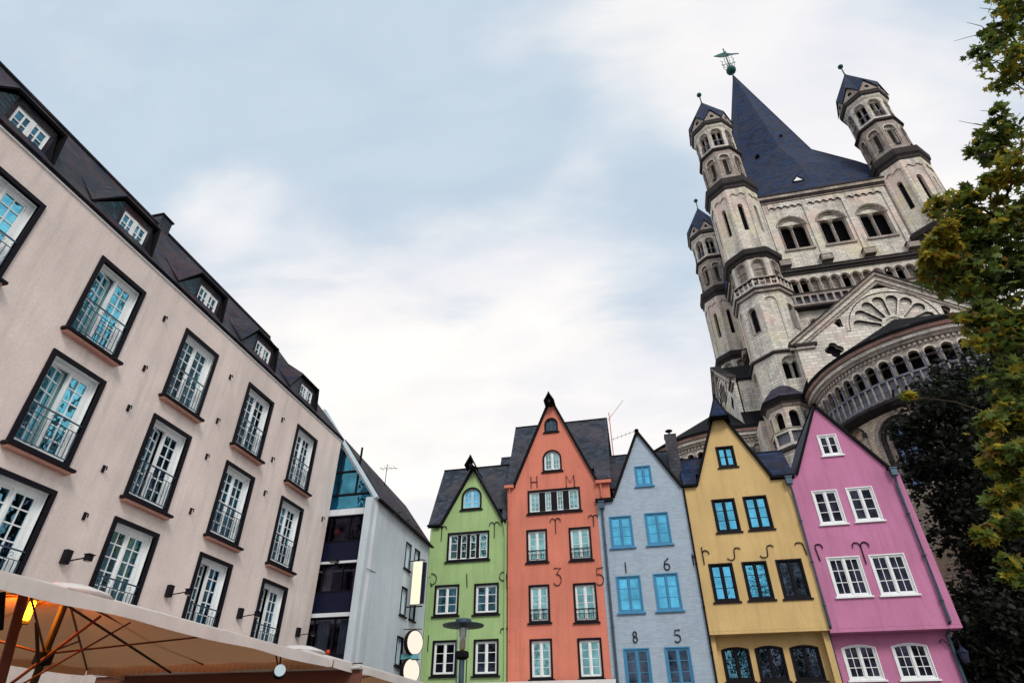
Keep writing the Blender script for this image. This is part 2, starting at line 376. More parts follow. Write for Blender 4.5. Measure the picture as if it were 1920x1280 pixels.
def head(u0, v0, u1, v1, rise, n=10):
    """opening with an arched head, v1 is the crown"""
    if rise <= .001: return rect(u0, v0, u1, v1)
    w = (u1-u0)/2; rise = min(rise, w); c = (u0+u1)/2; r = (w*w+rise*rise)/(2*rise); th = math.asin(min(1, w/r)) 
    pts = [(u0, v0), (u1, v0)]
    for i in range(n+1):
        a = th-2*th*i/n; pts.append((c+r*math.sin(a), v1-r+r*math.cos(a)))
    return pts
def arch(c, hw, v0, top, n=8): return head(c-hw, v0, c+hw, top, hw, n)
def grow(u0, v0, u1, v1, rise, g):
    return (u0-g, v0-g, u1+g, v1+g, rise+(g if rise >= (u1-u0)/2-.01 else g*.3) if rise else 0)

# ------------------------------------------------------------------ windows
WCACHE = {}
def window(parent, F, u0, v0, w, h, rise=0, sur=.08, sm='black', pro=.05, fm='white', case=2, cols=1, rows=3, glass='g_cyan', cur=None,
           sill=0, sillm=None, rail=False, rev=.14, ft=.055, bar=.028, ajar=False, label=None, deep=.45, mull=None, shelf=None, cr=0):
    """(u0, v0, w, h): the wall opening. Parts: window > surround+frame, sash per leaf, pane, curtain, sill, railing"""
    key = (w, h, rise, sur, sm, pro, fm, case, cols, rows, glass, cur, sill, sillm, rail, rev, ft, bar, ajar, F.a, deep, mull, shelf)
    if key not in WCACHE:
        G = Fr((0, 0, 0), F.a, F.v, F.u); L = []
        # frame mesh
        a = MB()
        if sur: a.panel(G, head(*grow(0, 0, w, h, rise, sur)), [head(0, 0, w, h, rise)], pro, pro+.06, sm)
        a.panel(G, head(.002, .002, w-.002, h-.002, rise), [head(ft, ft, w-ft, h-ft, max(0, rise-ft*.7) if rise else 0)], -rev+.05, .08, fm)
        # side of the room behind
        a.panel(G, head(0, 0, w, h, rise), [], -rev-deep, .01, 'room', sides=False)
        q = head(0, 0, w, h, rise)
        for i in range(len(q)):
            c, d = q[i], q[(i+1) % len(q)]; a.poly([G.p(*c, -rev-.03), G.p(*d, -rev-.03), G.p(*d, -rev-deep), G.p(*c, -rev-deep)], 'room')
        cw = (w-2*ft)/case
        for i in range(1, case):
            mw = .03 if mull is None else mull
            top = h-ft-(0 if not rise else rise*.12)
            a.box(G, ft+cw*i-mw, ft+cw*i+mw, ft, top, -rev-.02, -rev+.065, sm if mull and mull > .05 else fm)
        L.append(('window', a.mesh('window'), True))
        def topv(u):
            if not rise: return h-ft
            r = ((w/2)**2+rise**2)/(2*rise); x = u-w/2; return h-r+math.sqrt(max(0, r*r-x*x))-ft*.8
        mw = .03 if mull is None else mull
        for i in range(case):
            s = MB(); x0 = ft+cw*i+(mw if i else .004); x1 = ft+cw*(i+1)-(mw if i < case-1 else .004); b = .045
            t0, t1 = topv(x0+b), topv(x1-b); tm = topv((x0+x1)/2)
            W0, W1 = -rev-.012, -rev+.028
            s.box(G, x0, x0+b, ft, t0, W0, W1, fm); s.box(G, x1-b, x1, ft, t1, W0, W1, fm); s.box(G, x0+b, x1-b, ft, ft+b, W0, W1, fm)
            if not rise: s.box(G, x0+b, x1-b, t0-b, t0, W0, W1, fm)
            for k in range(1, cols):
                x = x0+(x1-x0)*k/cols; s.box(G, x-bar/2, x+bar/2, ft+b, topv(x)-(0 if rise else b), W0+.008, W1-.006, fm)
            for k in range(1, rows):
                y = ft+(min(t0, t1, tm) if not rise else h-ft-rise*.55)*0+ft*0+(h-2*ft-(rise*.35 if rise else 0))*k/rows
                s.box(G, x0+b, x1-b, y-bar/2, y+bar/2, W0+.010, W1-.004, fm)
            if ajar and i == 0:      # left leaf stands open inwards
                rot = Matrix.Rotation(R(15), 3, G.v); piv = G.p(x0, 0, -rev)
                s.v = [piv+rot @ (v-piv) for v in s.v]
                g = MB(); g.poly([piv+rot @ (G.p(a_, b_, -rev)-piv) for a_, b_ in rect(x0+b, ft+b, x1-b, t0-b)], glass); L.append(('pane', g.mesh('pane'), False))
            L.append(('sash', s.mesh('sash'), False))
        g = MB(); gx = ft+cw if ajar else ft
        g.panel(G, head(gx if ajar else .02, .02, w-.02, h-.02, rise) if not ajar else rect(gx, .02, w-.02, h-.02), [], -rev+.004, .001, glass, sides=False)
        L.append(('pane', g.mesh('pane'), False))
        if cur:
            s = MB(); style, cm = cur
            spans = {'pair': [(.02, .34), (.66, .98)], 'full': [(.02, .98)], 'left': [(.02, .45)], 'tied': [(.02, .4), (.6, .98)]}[style]
            for (p0, p1) in spans:
                N = 22
                for k in range(N):
                    ua, ub = w*(p0+(p1-p0)*k/N), w*(p0+(p1-p0)*(k+1)/N)
                    wa, wb = -rev-.12-.03*math.sin(k*1.9), -rev-.12-.03*math.sin((k+1)*1.9)
                    if style == 'tied':
                        cxx = p0*w if p0 < .3 else p1*w; f_ = .45
                        mid = h*.42; la, lb = cxx+(ua-cxx)*f_, cxx+(ub-cxx)*f_
                        s.poly([G.p(la, mid, wa), G.p(lb, mid, wb), G.p(ub, h-.03, wb), G.p(ua, h-.03, wa)], cm)
                        s.poly([G.p(ua*.25+la*.75, .03, wa), G.p(ub*.25+lb*.75, .03, wb), G.p(lb, mid, wb), G.p(la, mid, wa)], cm)
                    else: s.poly([G.p(ua, .03, wa), G.p(ub, .03, wb), G.p(ub, h-.03, wb), G.p(ua, h-.03, wa)], cm)
            L.append(('curtain', s.mesh('curtain'), False))
        if sill:
            s = MB(); s.box(G, -sur-.08, w+sur+.08, -sur-.07, -sur-.002, -.05, sill, sillm or sm)
            if shelf: s.box(G, -sur-.02, w+sur+.02, -sur-.135, -sur-.073, -.05, sill*.75, shelf)
            L.append(('sill', s.mesh('sill'), False))
        if rail:
            s = MB(); rh = rail[0]; wz = rail[1]; mm = rail[2]
            s.box(G, -.02 if wz > 0 else .01, w+.02 if wz > 0 else w-.01, rh-.015, rh+.015, wz-.015, wz+.015, mm)
            s.box(G, .01, w-.01, .06, .08, wz-.01, wz+.01, mm); s.box(G, .01, w-.01, rh-.20, rh-.185, wz-.008, wz+.008, mm)
            nb = int(w/.12)
            for k in range(nb+1):
                x = .03+(w-.06)*k/nb; s.box(G, x-.007, x+.007, .08, rh-.19, wz-.007, wz+.007, mm)
            for k in range(0, nb, 2):     # scrolls
                x = .03+(w-.06)*(k+1)/nb; r = .055
                s.tube([G.p(x+r*math.cos(t)*(1 if k % 4 else -1)*(1-t/9), rh-.10+r*math.sin(t)*(1-t/9), wz) for t in [j*.7 for j in range(9)]], .007, mm, 4)
                s.tube([G.p(x+r*.9*math.cos(t), .08+rh*.32+.1*math.sin(t), wz) for t in [j*.7 for j in range(9)]], .006, mm, 4, closed=True)
            for k in (0, 1): s.box(G, -.02 if k == 0 else w, .0 if k == 0 else w+.02, .05, rh, min(0, wz)-.01, max(0.0, wz)+.015, mm)
            L.append(('railing', s.mesh('railing'), False))
        WCACHE[key] = L
    base = F.p(u0, v0)-root_loc(parent); top = None
    for nm, me, isroot in WCACHE[key]:
        if isroot: top = link_mesh(nm, me, parent, base)
        else: link_mesh(nm, me, top, (0, 0, 0))
    if label: top['label'] = label
    return top

# strokes for the wrought iron figures (unit box, v up)
def arc(cx, cy, rx, ry, a0, a1, n=10): return [(cx+rx*math.cos(R(a0+(a1-a0)*i/n)), cy+ry*math.sin(R(a0+(a1-a0)*i/n))) for i in range(n+1)]
GLY = {
 'H': [[(0.1, 0), (0.1, 1)], [(.9, 0), (.9, 1)], [(.1, .5), (.9, .5)]],
 'M': [[(0.05, 0), (.08, 1), (.5, .4), (.92, 1), (.95, 0)]],
 '1': [[(.55, 0), (.5, .5), (.45, 1)]], '|': [[(.5, 0), (.5, 1)]],
 '3': [[(.1, 1), (.85, .98), (.35, .62)], [(.35, .62)]+arc(.42, .32, .45, .32, 75, -150)],
 '5': [[(.95, .98), (.2, .95), (.15, .58)]+arc(.4, .3, .48, .30, 105, -140)],
 '9': [arc(.4, .72, .36, .27, 0, 360, 14), [(.76, .72), (.7, .0), (1.15, 0)]],
 'D': [[(.1, .98)]+arc(.25, .55, .6, .42, 85, -85)+[(.1, .12)], [(.1, .3), (.3, .0)]],
 '6': [arc(.5, .28, .36, .27, 0, 360, 14), [(.14, .3), (.25, .7), (.8, 1)]],
 '8': [arc(.5, .26, .34, .25, 0, 360, 14), arc(.5, .74, .28, .22, 0, 360, 14)],
 'S': [arc(.76, .78, .22, .2, 20, 180, 8)+arc(.26, .24, .24, .22, 0, -170, 8)],
 'Y': [[(.5, 0), (.5, .78)], [(.5, .75)]+arc(.27, .8, .22, .18, 0, 200, 8), [(.5, .75)]+arc(.73, .8, .22, .18, 180, -20, 8)],
 'h': [[(.5, 0), (.5, 1)], [(.5, .55)]+arc(.75, .6, .25, .2, 180, -10, 8)],
 'r': [[(.9, 0), (.8, .8)]+arc(.45, .8, .35, .18, 0, 180, 8)],
 'f': [[(.3, 0), (.2, .75)]+arc(.5, .78, .32, .2, 180, -30, 8)],
}
def anchor(parent, F, u, v, w, h, g, r=.022):
    a = MB()
    for st in GLY[g]: a.tube([F.p(u+x*w, v+y*h, .045) for x, y in st], r, 'iron', 5)
    for st in GLY[g]:                    # spikes that hold it to the wall
        x, y = st[len(st)//2]; a.tube([F.p(u+x*w, v+y*h, .05), F.p(u+x*w, v+y*h, -.03)], r*.8, 'iron', 5)
    return a.build('wall_anchor', parent)
def pipe(parent, pts, r=.05, m='zinc', name='downpipe', box=None, F=None):
    a = MB(); a.tube(pts, r, m, 8)
    if box:
        p = Vector(pts[0]); a.box(Fr(p), -.14, .14, -.05, .3, -.12, .12, m); a.box(Fr(p), -.17, .17, .27, .33, -.15, .15, m)
    z = pts[0][2]
    while z > pts[-1][2]+.5:
        z -= 1.9; t = Vector(pts[-1]); x = [q for q in pts if q[2] >= z][-1]; a.lathe((x[0], x[1], z), [(r*1.35, 0), (r*1.35, .05)], m, 8)
    return a.build(name, parent)

# ------------------------------------------------------------------ ground
g = MB(); g.poly([(-400, -400, 0), (400, -400, 0), (400, 600, 0), (-400, 600, 0)], 'paving')
tag(g.build('ground'), kind='structure')

def slab(mb, pts, th, m, m2=None):
    pts = [Vector(p) for p in pts]; nn = (pts[1]-pts[0]).cross(pts[2]-pts[0]).normalized()
    if nn.z < 0: pts = pts[::-1]; nn = -nn
    lo = [p-nn*th for p in pts]; mb.poly(pts, m); mb.poly(lo[::-1], m2 or m)
    for i in range(len(pts)):
        j = (i+1) % len(pts); mb.poly([pts[i], lo[i], lo[j], pts[j]], m2 or m)
def gable_roof(xL, zL, xA, zA, xR, zR, y0, y1, m='slate', ov=.1, th=.13):
    a = MB(); dl = Vector((xL-xA, 0, zL-zA)).normalized()*ov; dr = Vector((xR-xA, 0, zR-zA)).normalized()*ov
    up_ = .13
    slab(a, [(xL+dl.x, y0, zL+dl.z+up_), (xA, y0, zA+up_+.05), (xA, y1, zA+up_+.05), (xL+dl.x, y1, zL+dl.z+up_)], th, m, 'slateblack')
    slab(a, [(xR+dr.x, y0, zR+dr.z+up_), (xA+.002, y0, zA+up_+.052), (xA+.002, y1, zA+up_+.052), (xR+dr.x, y1, zR+dr.z+up_)], th, m, 'slateblack')
    return a
def mainroof(a, x0, x1, g0, g1, ze, yr, zr, m):
    """slope facing the square; in front of the gable wall it is left out between g0 and g1"""
    k = (zr-ze)/(yr-(Y-.12)); yb = Y+.31; zb = ze+k*(yb-(Y-.12))
    if g0 > x0+.07: slab(a, [(x0, Y-.12, ze), (g0, Y-.12, ze), (g0, yb, zb), (x0, yb, zb)], .12, m, 'slateblack')
    if g1 < x1-.02: slab(a, [(g1, Y-.12, ze), (x1, Y-.12, ze), (x1, yb, zb), (g1, yb, zb)], .12, m, 'slateblack')
    slab(a, [(x0, yb, zb), (x1, yb, zb), (x1, yr, zr), (x0, yr, zr)], .12, m, 'slateblack')
def body(a, m, x0, x1, y0, y1, z1, z0=0):
    """side and back walls"""
    a.box(Fr((0, 0, 0)), x0, x0+.25, z0, z1, -y1, -y0-.3, m); a.box(Fr((0, 0, 0)), x1-.25, x1, z0, z1, -y1, -y0-.3, m)
    a.box(Fr((0, 0, 0)), x0+.25, x1-.25, z0, z1, -y1, -y1+.2, m)
def cutwin(F, wins):
    """wins: list of (u0,v0,u1,v1,rise,dict) giving the OUTER edge of the surround; returns holes"""
    hs = []
    for (u0, v0, u1, v1, rise, k) in wins:
        s = k.get('sur', .08); hs.append(head(*grow(u0, v0, u1, v1, rise, -s)))
    return hs
rng = random.Random(11)
def putwin(parent, F, wins):
    for (u0, v0, u1, v1, rise, k) in wins:
        s = k.get('sur', .08); q = grow(u0, v0, u1, v1, rise, -s); c_ = k.get('cur')
        if c_ and parent.name != 'apartment_building' and rng.random() < .4: k = dict(k, cur=rng.choice([None, ('pair', c_[1]), ('left', 'curtain'), ('tied', 'curtain')]))
        window(parent, F, q[0], q[1], round(q[2]-q[0], 3), round(q[3]-q[1], 3), round(q[4], 3), **k)

# ------------------------------------------------------------------ pinkish building on the left
Z0 = (0, 0, 0)
pb = thing('apartment_building', (-13, 9, 0), 'long pinkish grey building on the left with tall dark framed french windows and slate dormers', 'building')
FL = Fr((-13, 0, 0), 90)
wins = []; rows_ = [(9.98, 12.31), (7.02, 9.39), (4.08, 6.50)]; k = 0
for r_, (z0, z1) in enumerate(rows_):
    for c in range(-1, 4):
        y = 8.82+3.315*c
        wins.append((y, z0, y+1.58, z1, 0, dict(sur=.11, sm='black', pro=.05, fm='white', case=2, cols=2, rows=6,
            glass='g_leftb' if (c == 0 and r_ < 2) or (r_ == 0 and c < 0) else 'g_left', sill=.22, shelf='soffit', rev=.2, ft=.11, bar=.03,
            ajar=(c, r_) in ((0, 0), (0, 1), (-1, 2), (2, 2), (3, 2), (1, 1)), cur=('full', 'curtainb') if (c == 0 and r_ < 2) else (('pair', 'curtain') if (c+r_) % 2 else None),
            rail=(.93, .02, 'zinc'))))
a = MB(); a.panel(FL, rect(-6, 0, 22.3, 13.2), cutwin(FL, wins), 0, .3, 'pinkwall', 'white')
a.box(Fr((0, 0, 0)), -19, -13.3, 0, 13.2, -22.3, -22.0, 'pinkwall'); a.box(Fr((0, 0, 0)), -19, -18.7, 0, 13.2, -22, 6, 'pinkwall')
a.box(Fr((0, 0, 0)), -18.7, -13.3, 0, 13.2, 5.7, 6, 'pinkwall')
a.build('wall', pb)
putwin(pb, FL, wins)
a = MB(); a.box(FL, -6.1, 22.32, 13.14, 13.18, 0, .04, 'white'); a.box(FL, -6.1, 22.34, 13.182, 13.22, 0, .06, 'black'); a.build('gutter', pb)
a = MB(); e0, e1 = (-12.9, 13.26), (-16.0, 17.45)
slab(a, [(e0[0], -6.1, e0[1]), (e0[0], 22.36, e0[1]), (e1[0], 19.5, e1[1]), (e1[0], -6.1, e1[1])], .04, 'slateold')
slab(a, [(e0[0], 22.36, e0[1]), (-19.12, 22.36, e0[1]), (e1[0], 19.5, e1[1])], .12, 'slateold')
slab(a, [(-19.12, -6.1, e0[1]), (-19.12, 22.36, e0[1]), (e1[0], 19.5, e1[1]), (e1[0], -6.1, e1[1])], .12, 'slateold')
a.tube([(e1[0], -6, e1[1]), (e1[0], 19.5, e1[1])], .09, 'slateold', 6); a.build('roof', pb)
def rz(x): return e0[1]+(e0[0]-x)*(e1[1]-e0[1])/(e0[0]-e1[0])
for i, y in enumerate((5.55, 8.93, 12.25, 15.5, 18.72)):
    D = Fr((-13.2, y, 0), 90); hw = .93
    a = MB(); dw = [(0, 13.5, hw, 14.22, 0, dict(sur=.03, sm='white', pro=.02, fm='white', case=2, cols=2, rows=2, glass='g_left', rev=.06, ft=.04, bar=.035, deep=.3))]
    a.panel(D, rect(-.08, 13.28, hw+.08, 14.44), cutwin(D, dw), 0, .1, 'slateold', 'white')
    zb = rz(-13.28)
    P = lambda du, z, x: (x, y+du, z)
    for s_, e_ in ((-.08, -1), (hw+.08, 1)):      # slanted slate cheeks; right one coloured black for the shade under the roof
        a.poly([P(s_, 14.44, -13.2), P(s_, 13.28, -13.2), P(s_+e_*(.92 if e_ < 0 else .12), 13.38, -13.0)], 'slateteal' if e_ < 0 else 'slateblack')
    dm = a.build('dormer', pb)
    a = MB(); xt = -14.65; c_ = hw/2
    slab(a, [P(-.22, 14.48, -13.06), P(hw+.22, 14.48, -13.06), P(hw+.1, rz(xt)+.03, xt), P(-.1, rz(xt)+.03, xt)], .08, 'slateold', 'slateblack')
    slab(a, [P(-.22, 14.49, -13.06), P(-.1, rz(xt)+.04, xt), P(-1.02, 13.46, -12.96)], .05, 'slateold', 'slateblack'); slab(a, [P(-.1, rz(xt)+.035, xt), P(-1.02, 13.455, -12.96), P(-1.0, rz(-13.9)+.02, -13.9)], .03, 'slateold')
    slab(a, [P(hw+.22, 14.49, -13.06), P(hw+.1, rz(xt)+.04, xt), P(hw+.3, 13.42, -13.02)], .05, 'slateold', 'slateblack'); slab(a, [P(hw+.1, rz(xt)+.035, xt), P(hw+.3, 13.415, -13.02), P(hw+.35, rz(-13.9)+.02, -13.9)], .05, 'slateold', 'slateblack')
    a.build('dormer_roof', dm)
    q = dw[0]; f_ = window(dm, D, q[0]+.03, q[1]+.03, hw-.06, .64, 0, **q[5]) if False else None
    # the dormer window hangs under the dormer as one mesh (third level)
    w_ = MB(); w_.panel(D, rect(.03, 13.53, hw-.03, 14.19), [rect(.03+.04+(hw-.14)/4*j+.018, 13.58+.28*r, .07+(hw-.14)/4*(j+1)-.018, 13.58+.28*(r+1)-.03) for j in range(4) for r in range(2)], -.02, .05, 'white')
    w_.box(D, hw/2-.06, hw/2+.06, 13.54, 14.18, -.05, .0, 'white')
    w_.build('window_frame', dm)
    w_ = MB(); w_.panel(D, rect(.03, 13.53, hw-.03, 14.19), [], -.05, .01, 'g_left'); w_.panel(D, rect(.0, 13.48, hw, 14.25), [], -.3, .01, 'room'); w_.build('pane', dm)
a = MB(); a.box(Fr((-16.15, 12.05, 0)), -.25, .3, 16.7, 17.85, -.5, 0, 'slate'); a.box(Fr((-16.15, 12.05, 0)), -.29, .34, 17.85, 17.91, -.54, .04, 'slateblack'); a.build('chimney', pb)
for (y, z) in [(11.28, 12.04), (11.29, 10.34), (14.5, 11.95), (11.3, 9.11), (14.53, 10.34), (17.75, 11.98), (11.3, 7.41), (14.54, 9.12), (17.72, 10.36), (17.75, 9.12), (11.31, 6.23), (14.58, 7.43), (21.83, 9.49)]:
    # measured on the wall itself: small steel hooks left of and between the windows
    a = MB(); D = FL.at(y, z); a.box(D, -.035, .035, -.09, .09, 0, .03, 'iron'); a.tube([D.p(0, .06, .02), D.p(0, .05, .1), D.p(0, -.04, .12)], .018, 'iron', 5); a.build('wall_hook', pb)
# floodlights on arms
for i, (y0, y1, z) in enumerate([(11.24, 11.95, 5.25), (14.66, 15.45, 5.22), (17.92, 18.85, 5.22), (21.5, 22.25, 5.2)]):
    t = thing('flood_light', (-13, y0, z), ['dark flood light on a wall arm, nearest and largest of the row above the parasol', 'dark flood light on a wall arm, second in the row above the parasol',
        'dark flood light on a wall arm, third in the row above the parasol', 'dark flood light on a wall arm next to the corner of the pinkish building'][i], 'flood light', 'flood lights along the pinkish facade')
    a = MB(); D = FL.at(y0, z); a.box(D, -.08, .08, -.13, .17, .001, .12, 'iron'); a.tube([D.p(0, -.08, .1), D.p(.02, -.02, .62)], .016, 'iron', 6); a.build('arm', t)
    a = MB(); E_ = D.at(.02, -.06, .55); a.box(E_, -.07, .07, -.04, .09, .05, .17, 'iron'); a.box(E_, -.09, .09, .091, .105, .03, .2, 'black'); a.box(E_, -.05, .05, -.055, -.041, .07, .15, 'steelw'); a.build('lamp_head', t)

# ------------------------------------------------------------------ grey building at the corner
gb = thing('corner_building', (-13, 25, 0), 'grey blue corner building with dark ribbon windows between the pinkish and green houses', 'building')
FG = Fr((0, 22.5, 0)); a = MB()
bays = [(7.95, 9.82), (6.02, 7.86), (3.6, 5.88)]
holes = [rect(-14.6, z0, -11.2, z1) for z0, z1 in bays]
tri = [(-14.6, 10.08), (-11.22, 10.08), (-11.22, 10.5), (-13.02, 12.94), (-14.6, 12.94)]
a.panel(FG, [(-17, 0), (-11.05, 0), (-11.05, 10.45), (-13.02, 13.25), (-14.2, 14.9), (-17, 11)], holes+[tri], 0, .3, 'greyband')
FS = Fr((-11.05, 0, 0), 90)
sw = [(26.2, 8.5, 26.85, 9.68, 0), (27.35, 8.5, 28.0, 9.68, 0), (26.2, 6.55, 26.85, 7.72, 0), (27.35, 6.55, 28, 7.72, 0), (26.2, 4.6, 26.9, 5.72, 0), (27.35, 4.6, 28, 5.72, 0)]
sd = dict(sur=.05, sm='black', pro=.03, fm='palepaint', case=2, cols=1, rows=1, glass='g_dark', rev=.12, sill=.08)
sw = [q+(sd,) for q in sw]
a.panel(FS, rect(22.2+.001, 0, 29.3, 10.4), cutwin(FS, sw), -.001, .3, 'greywall')
a.box(Fr(Z0), -17, -11.3, 0, 10.4, -29.3, -29.1, 'greywall')
a.build('wall', gb); putwin(gb, FS, sw)
for bi, (z0, z1) in enumerate(bays):
    zm = z0+(z1-z0)*.42; a = MB(); a.box(FG, -14.6, -11.2, z0, zm, -.16, -.1, 'navy'); a.box(FG, -14.6, -11.2, zm, zm+.05, -.16, -.08, 'black'); a.box(FG, -14.6, -11.2, z1-.06, z1, -.16, -.08, 'black')
    for x in (-13.0, -12.15, -11.24): a.box(FG, x, x+.05, zm+.05, z1-.06, -.16, -.085, 'black')
    w_ = a.build('ribbon_window', gb); tag(w_, ['ribbon window with a pink lantern inside, top of the three', 'ribbon window with pale curtains at both sides', 'ribbon window with closed teal curtains'][bi])
    a = MB(); a.panel(FG, rect(-14.6, zm, -11.2, z1), [], -.14, .01, 'g_black'); a.panel(FG, rect(-14.6, z0, -11.2, z1), [], -1.3, .01, 'room'); a.build('pane', w_)
    a = MB()
    sp = [[], [(-13, -12.6, 'curtain'), (-11.7, -11.3, 'curtain')], [(-12.9, -12.35, 'curtainb'), (-11.95, -11.3, 'curtainb')]][bi]
    for (p0, p1, cm) in sp:
        for k in range(14):
            ua, ub = p0+(p1-p0)*k/14, p0+(p1-p0)*(k+1)/14; wa, wb = -.24-.03*math.sin(k*1.7), -.24-.03*math.sin((k+1)*1.7)
            a.poly([FG.p(ua, zm, wa), FG.p(ub, zm, wb), FG.p(ub, z1-.1, wb), FG.p(ua, z1-.1, wa)], cm)
    if a.v: a.build('curtain', w_)
    if bi == 0: a = MB(); a.ball(FG.p(-12.75, 9.2, -.3), .16, 'redlamp', 8); a.build('lantern', w_)
    if bi == 2: a = MB(); a.ball(FG.p(-12.22, zm+.12, -.11), .1, 'redlamp', 8); a.build('lantern', w_)
a = MB(); a.panel(FG, rect(-14.6, 10.08, -11.22, 10.7), [], -.12, .05, 'navy')
for x in (-12.98, -12.12): a.box(FG, x, x+.07, 10.7, 12.9, -.14, -.07, 'black')
a.box(FG, -14.6, -11.3, 10.7, 10.78, -.14, -.06, 'black'); a.box(FG, -14.6, -12.1, 11.75, 11.83, -.14, -.06, 'black')
w_ = a.build('gable_window', gb)
a = MB(); a.panel(FG, tri, [], -.11, .01, 'g_cyan', sides=False); a.panel(FG, tri, [], -1, .01, 'room', sides=False); a.build('pane', w_)
a = MB()
slab(a, [(-10.93, 22.35, 10.46), (-14.2, 22.35, 15.0), (-14.2, 22.6, 15.0), (-10.93, 22.6, 10.46)], .12, 'palepaint')
a.build('verge_board', gb)
a = MB(); slab(a, [(-10.88, 22.605, 10.44), (-13.0, 22.605, 13.4), (-12.6, 29.35, 12.55), (-10.88, 29.35, 10.25)], .1, 'slateold', 'slateblack')
slab(a, [(-17.2, 22.605, 10.9), (-13.0, 22.605, 13.4), (-12.6, 29.35, 12.55), (-17.2, 29.35, 10.3)], .1, 'slateold', 'slateblack')
a.tube([(-10.85, 22.6, 10.40), (-10.85, 29.3, 10.22)], .05, 'iron', 6)
for y in (24.5, 25.6, 26.7): a.tube([(-10.83, y, 10.46), (-11.0, y+.7, 10.75)], .03, 'iron', 5)
a.build('roof', gb)
a = MB(); a.tube([(-12.15, 25.5, 12.2), (-12.15, 25.5, 13.3)], .018, 'iron', 5); a.tube([(-12.5, 25.5, 13.1), (-11.6, 25.5, 13.05)], .012, 'iron', 4)
for k in range(4): a.tube([(-12.4+.22*k, 25.25, 13.09), (-12.4+.22*k, 25.75, 13.09)], .009, 'iron', 4)
a.build('antenna', gb)
t = thing('flood_light', (-12.4, 22.5, 7.85), 'dark square flood light on the pale band of the grey corner building', 'flood light')
a = MB(); D = Fr((-12.35, 22.5, 7.86)); a.box(D, -.03, .03, -.05, .05, .001, .18, 'iron'); a.build('bracket', t)
a = MB(); a.box(D, -.2, .16, -.02, .06, .18, .42, 'iron'); a.box(D, -.17, .13, -.04, -.021, .2, .4, 'steelw'); a.build('lamp_head', t)
c_ = MB(); P0, P1 = Vector((-11.0, 22.4, 7.56)), Vector((-11.5, 30.98, 9.2))
c_.tube([P0.lerp(P1, i/12)+Vector((0, 0, -.35*math.sin(PI*i/12))) for i in range(13)], .012, 'iron', 4)
tag(c_.build('overhead_cable'), 'thin dark cable strung from the grey corner building to the green house', 'cable')
# lit signs of the alley
t = thing('lit_sign', (-10.6, 26.8, 7.0), 'tall narrow cream lightbox hanging over the alley beside the green house', 'sign')
D = Fr((-10.58, 26.8, 7.95)); a = MB(); a.box(D, -.23, .23, -.93, .93, -.09, .09, 'steelw'); a.box(D, .231, .36, -.88, .88, -.1, .06, 'navy'); a.build('housing', t)
a = MB(); a.panel(D, rect(-.215, -.915, .215, .915), [], .094, .003, 'lightbox'); a.build('face', t)
a = MB(); a.tube([D.p(.3, .98, 0), D.p(.1, 1.02, -.0), D.p(-.45, .98, -.05)], .025, 'iron', 5); a.tube([D.p(.33, -1.0, 0), D.p(-.45, -1.0, 0)], .03, 'iron', 5); a.build('bracket', t)
for i, (z, lb) in enumerate([(5.5, 'upper round cream lit sign below the tall lightbox'), (4.42, 'lower round cream lit sign under the small teal panel')]):
    t = thing('round_sign', (-10.5, 26.8, z), lb, 'sign', 'round lit signs in the alley'); D = Fr((-10.5 if i == 0 else -10.56, 26.8, z), 66)
    a = MB(); a.panel(D, [(.50*math.cos(x*PI/16), .50*math.sin(x*PI/16)) for x in range(32)], [], .07, .18, 'iron'); a.build('housing', t)
    a = MB(); a.panel(D, [(.46*math.cos(x*PI/16), .46*math.sin(x*PI/16)) for x in range(32)], [], .078, .006, 'lightround'); a.build('face', t)
    a = MB(); a.tube([D.p(-.2, .54, -.5), D.p(.2, .54, .2)], .02, 'iron', 5); a.tube([D.p(0, .48, 0), D.p(0, .54, 0)], .03, 'iron', 5); a.build('bracket', t)
t = thing('teal_panel', (-10.6, 26.8, 4.9), 'small teal panel between the two round lit signs', 'sign'); D = Fr((-10.6, 26.75, 4.96))
a = MB(); a.box(D, -.4, .36, -.1, .1, -.05, .06, 'teal'); a.build('board', t); a = MB(); a.box(D, -.44, .42, -.13, -.102, -.07, .08, 'iron'); a.build('frame', t)

# ------------------------------------------------------------------ the five gabled houses
Y = 31.0; FH = Fr((0, Y, 0))
# green
gh = thing('green_house', (-9.4, Y, 0), 'narrow light green gabled house, leftmost of the gabled row', 'house')
gk = dict(sur=.09, sm='black', pro=.03, fm='white', rows=3, glass='g_left', cur=('tied', 'curtain'), sill=.10, rev=.12, ft=.05)
wins = [(-11.23, 7.27, -9.90, 8.76, 0, gk), (-9.10, 7.25, -7.80, 8.73, 0, gk),
        (-11.15, 4.60, -9.88, 6.16, 0, dict(gk, glass='g_black', cur=None)), (-9.04, 4.57, -7.78, 6.14, 0, dict(gk, glass='g_dark', cur=None)),
        (-10.69, 9.91, -8.35, 11.43, 0, dict(gk, case=4, mull=.085, glass='g_teal', cur=('pair', 'curtain'))),
        (-10.0, 12.64, -8.83, 13.92, .585, dict(sur=.09, sm='black', pro=.03, fm='palepaint', case=2, cols=2, rows=3, glass='g_cyan', sill=.08))]
a = MB(); out_ = [(-11.7, 0), (-7.4, 0), (-7.4, 11.9), (-7.62, 11.95), (-9.37, 15.0), (-11.08, 12.0), (-11.7, 11.9)]
a.panel(FH, out_, cutwin(FH, wins), 0, .3, 'green'); body(a, 'green', -11.7, -7.4, Y, 35.2, 11.8); a.build('wall', gh); putwin(gh, FH, wins)
a = gable_roof(-11.1, 11.9, -9.37, 15.0, -7.6, 11.9, Y-.14, 33.2); 
mainroof(a, -11.85, -7.42, -11.02, -7.7, 11.82, 33.05, 16.0, 'slate')
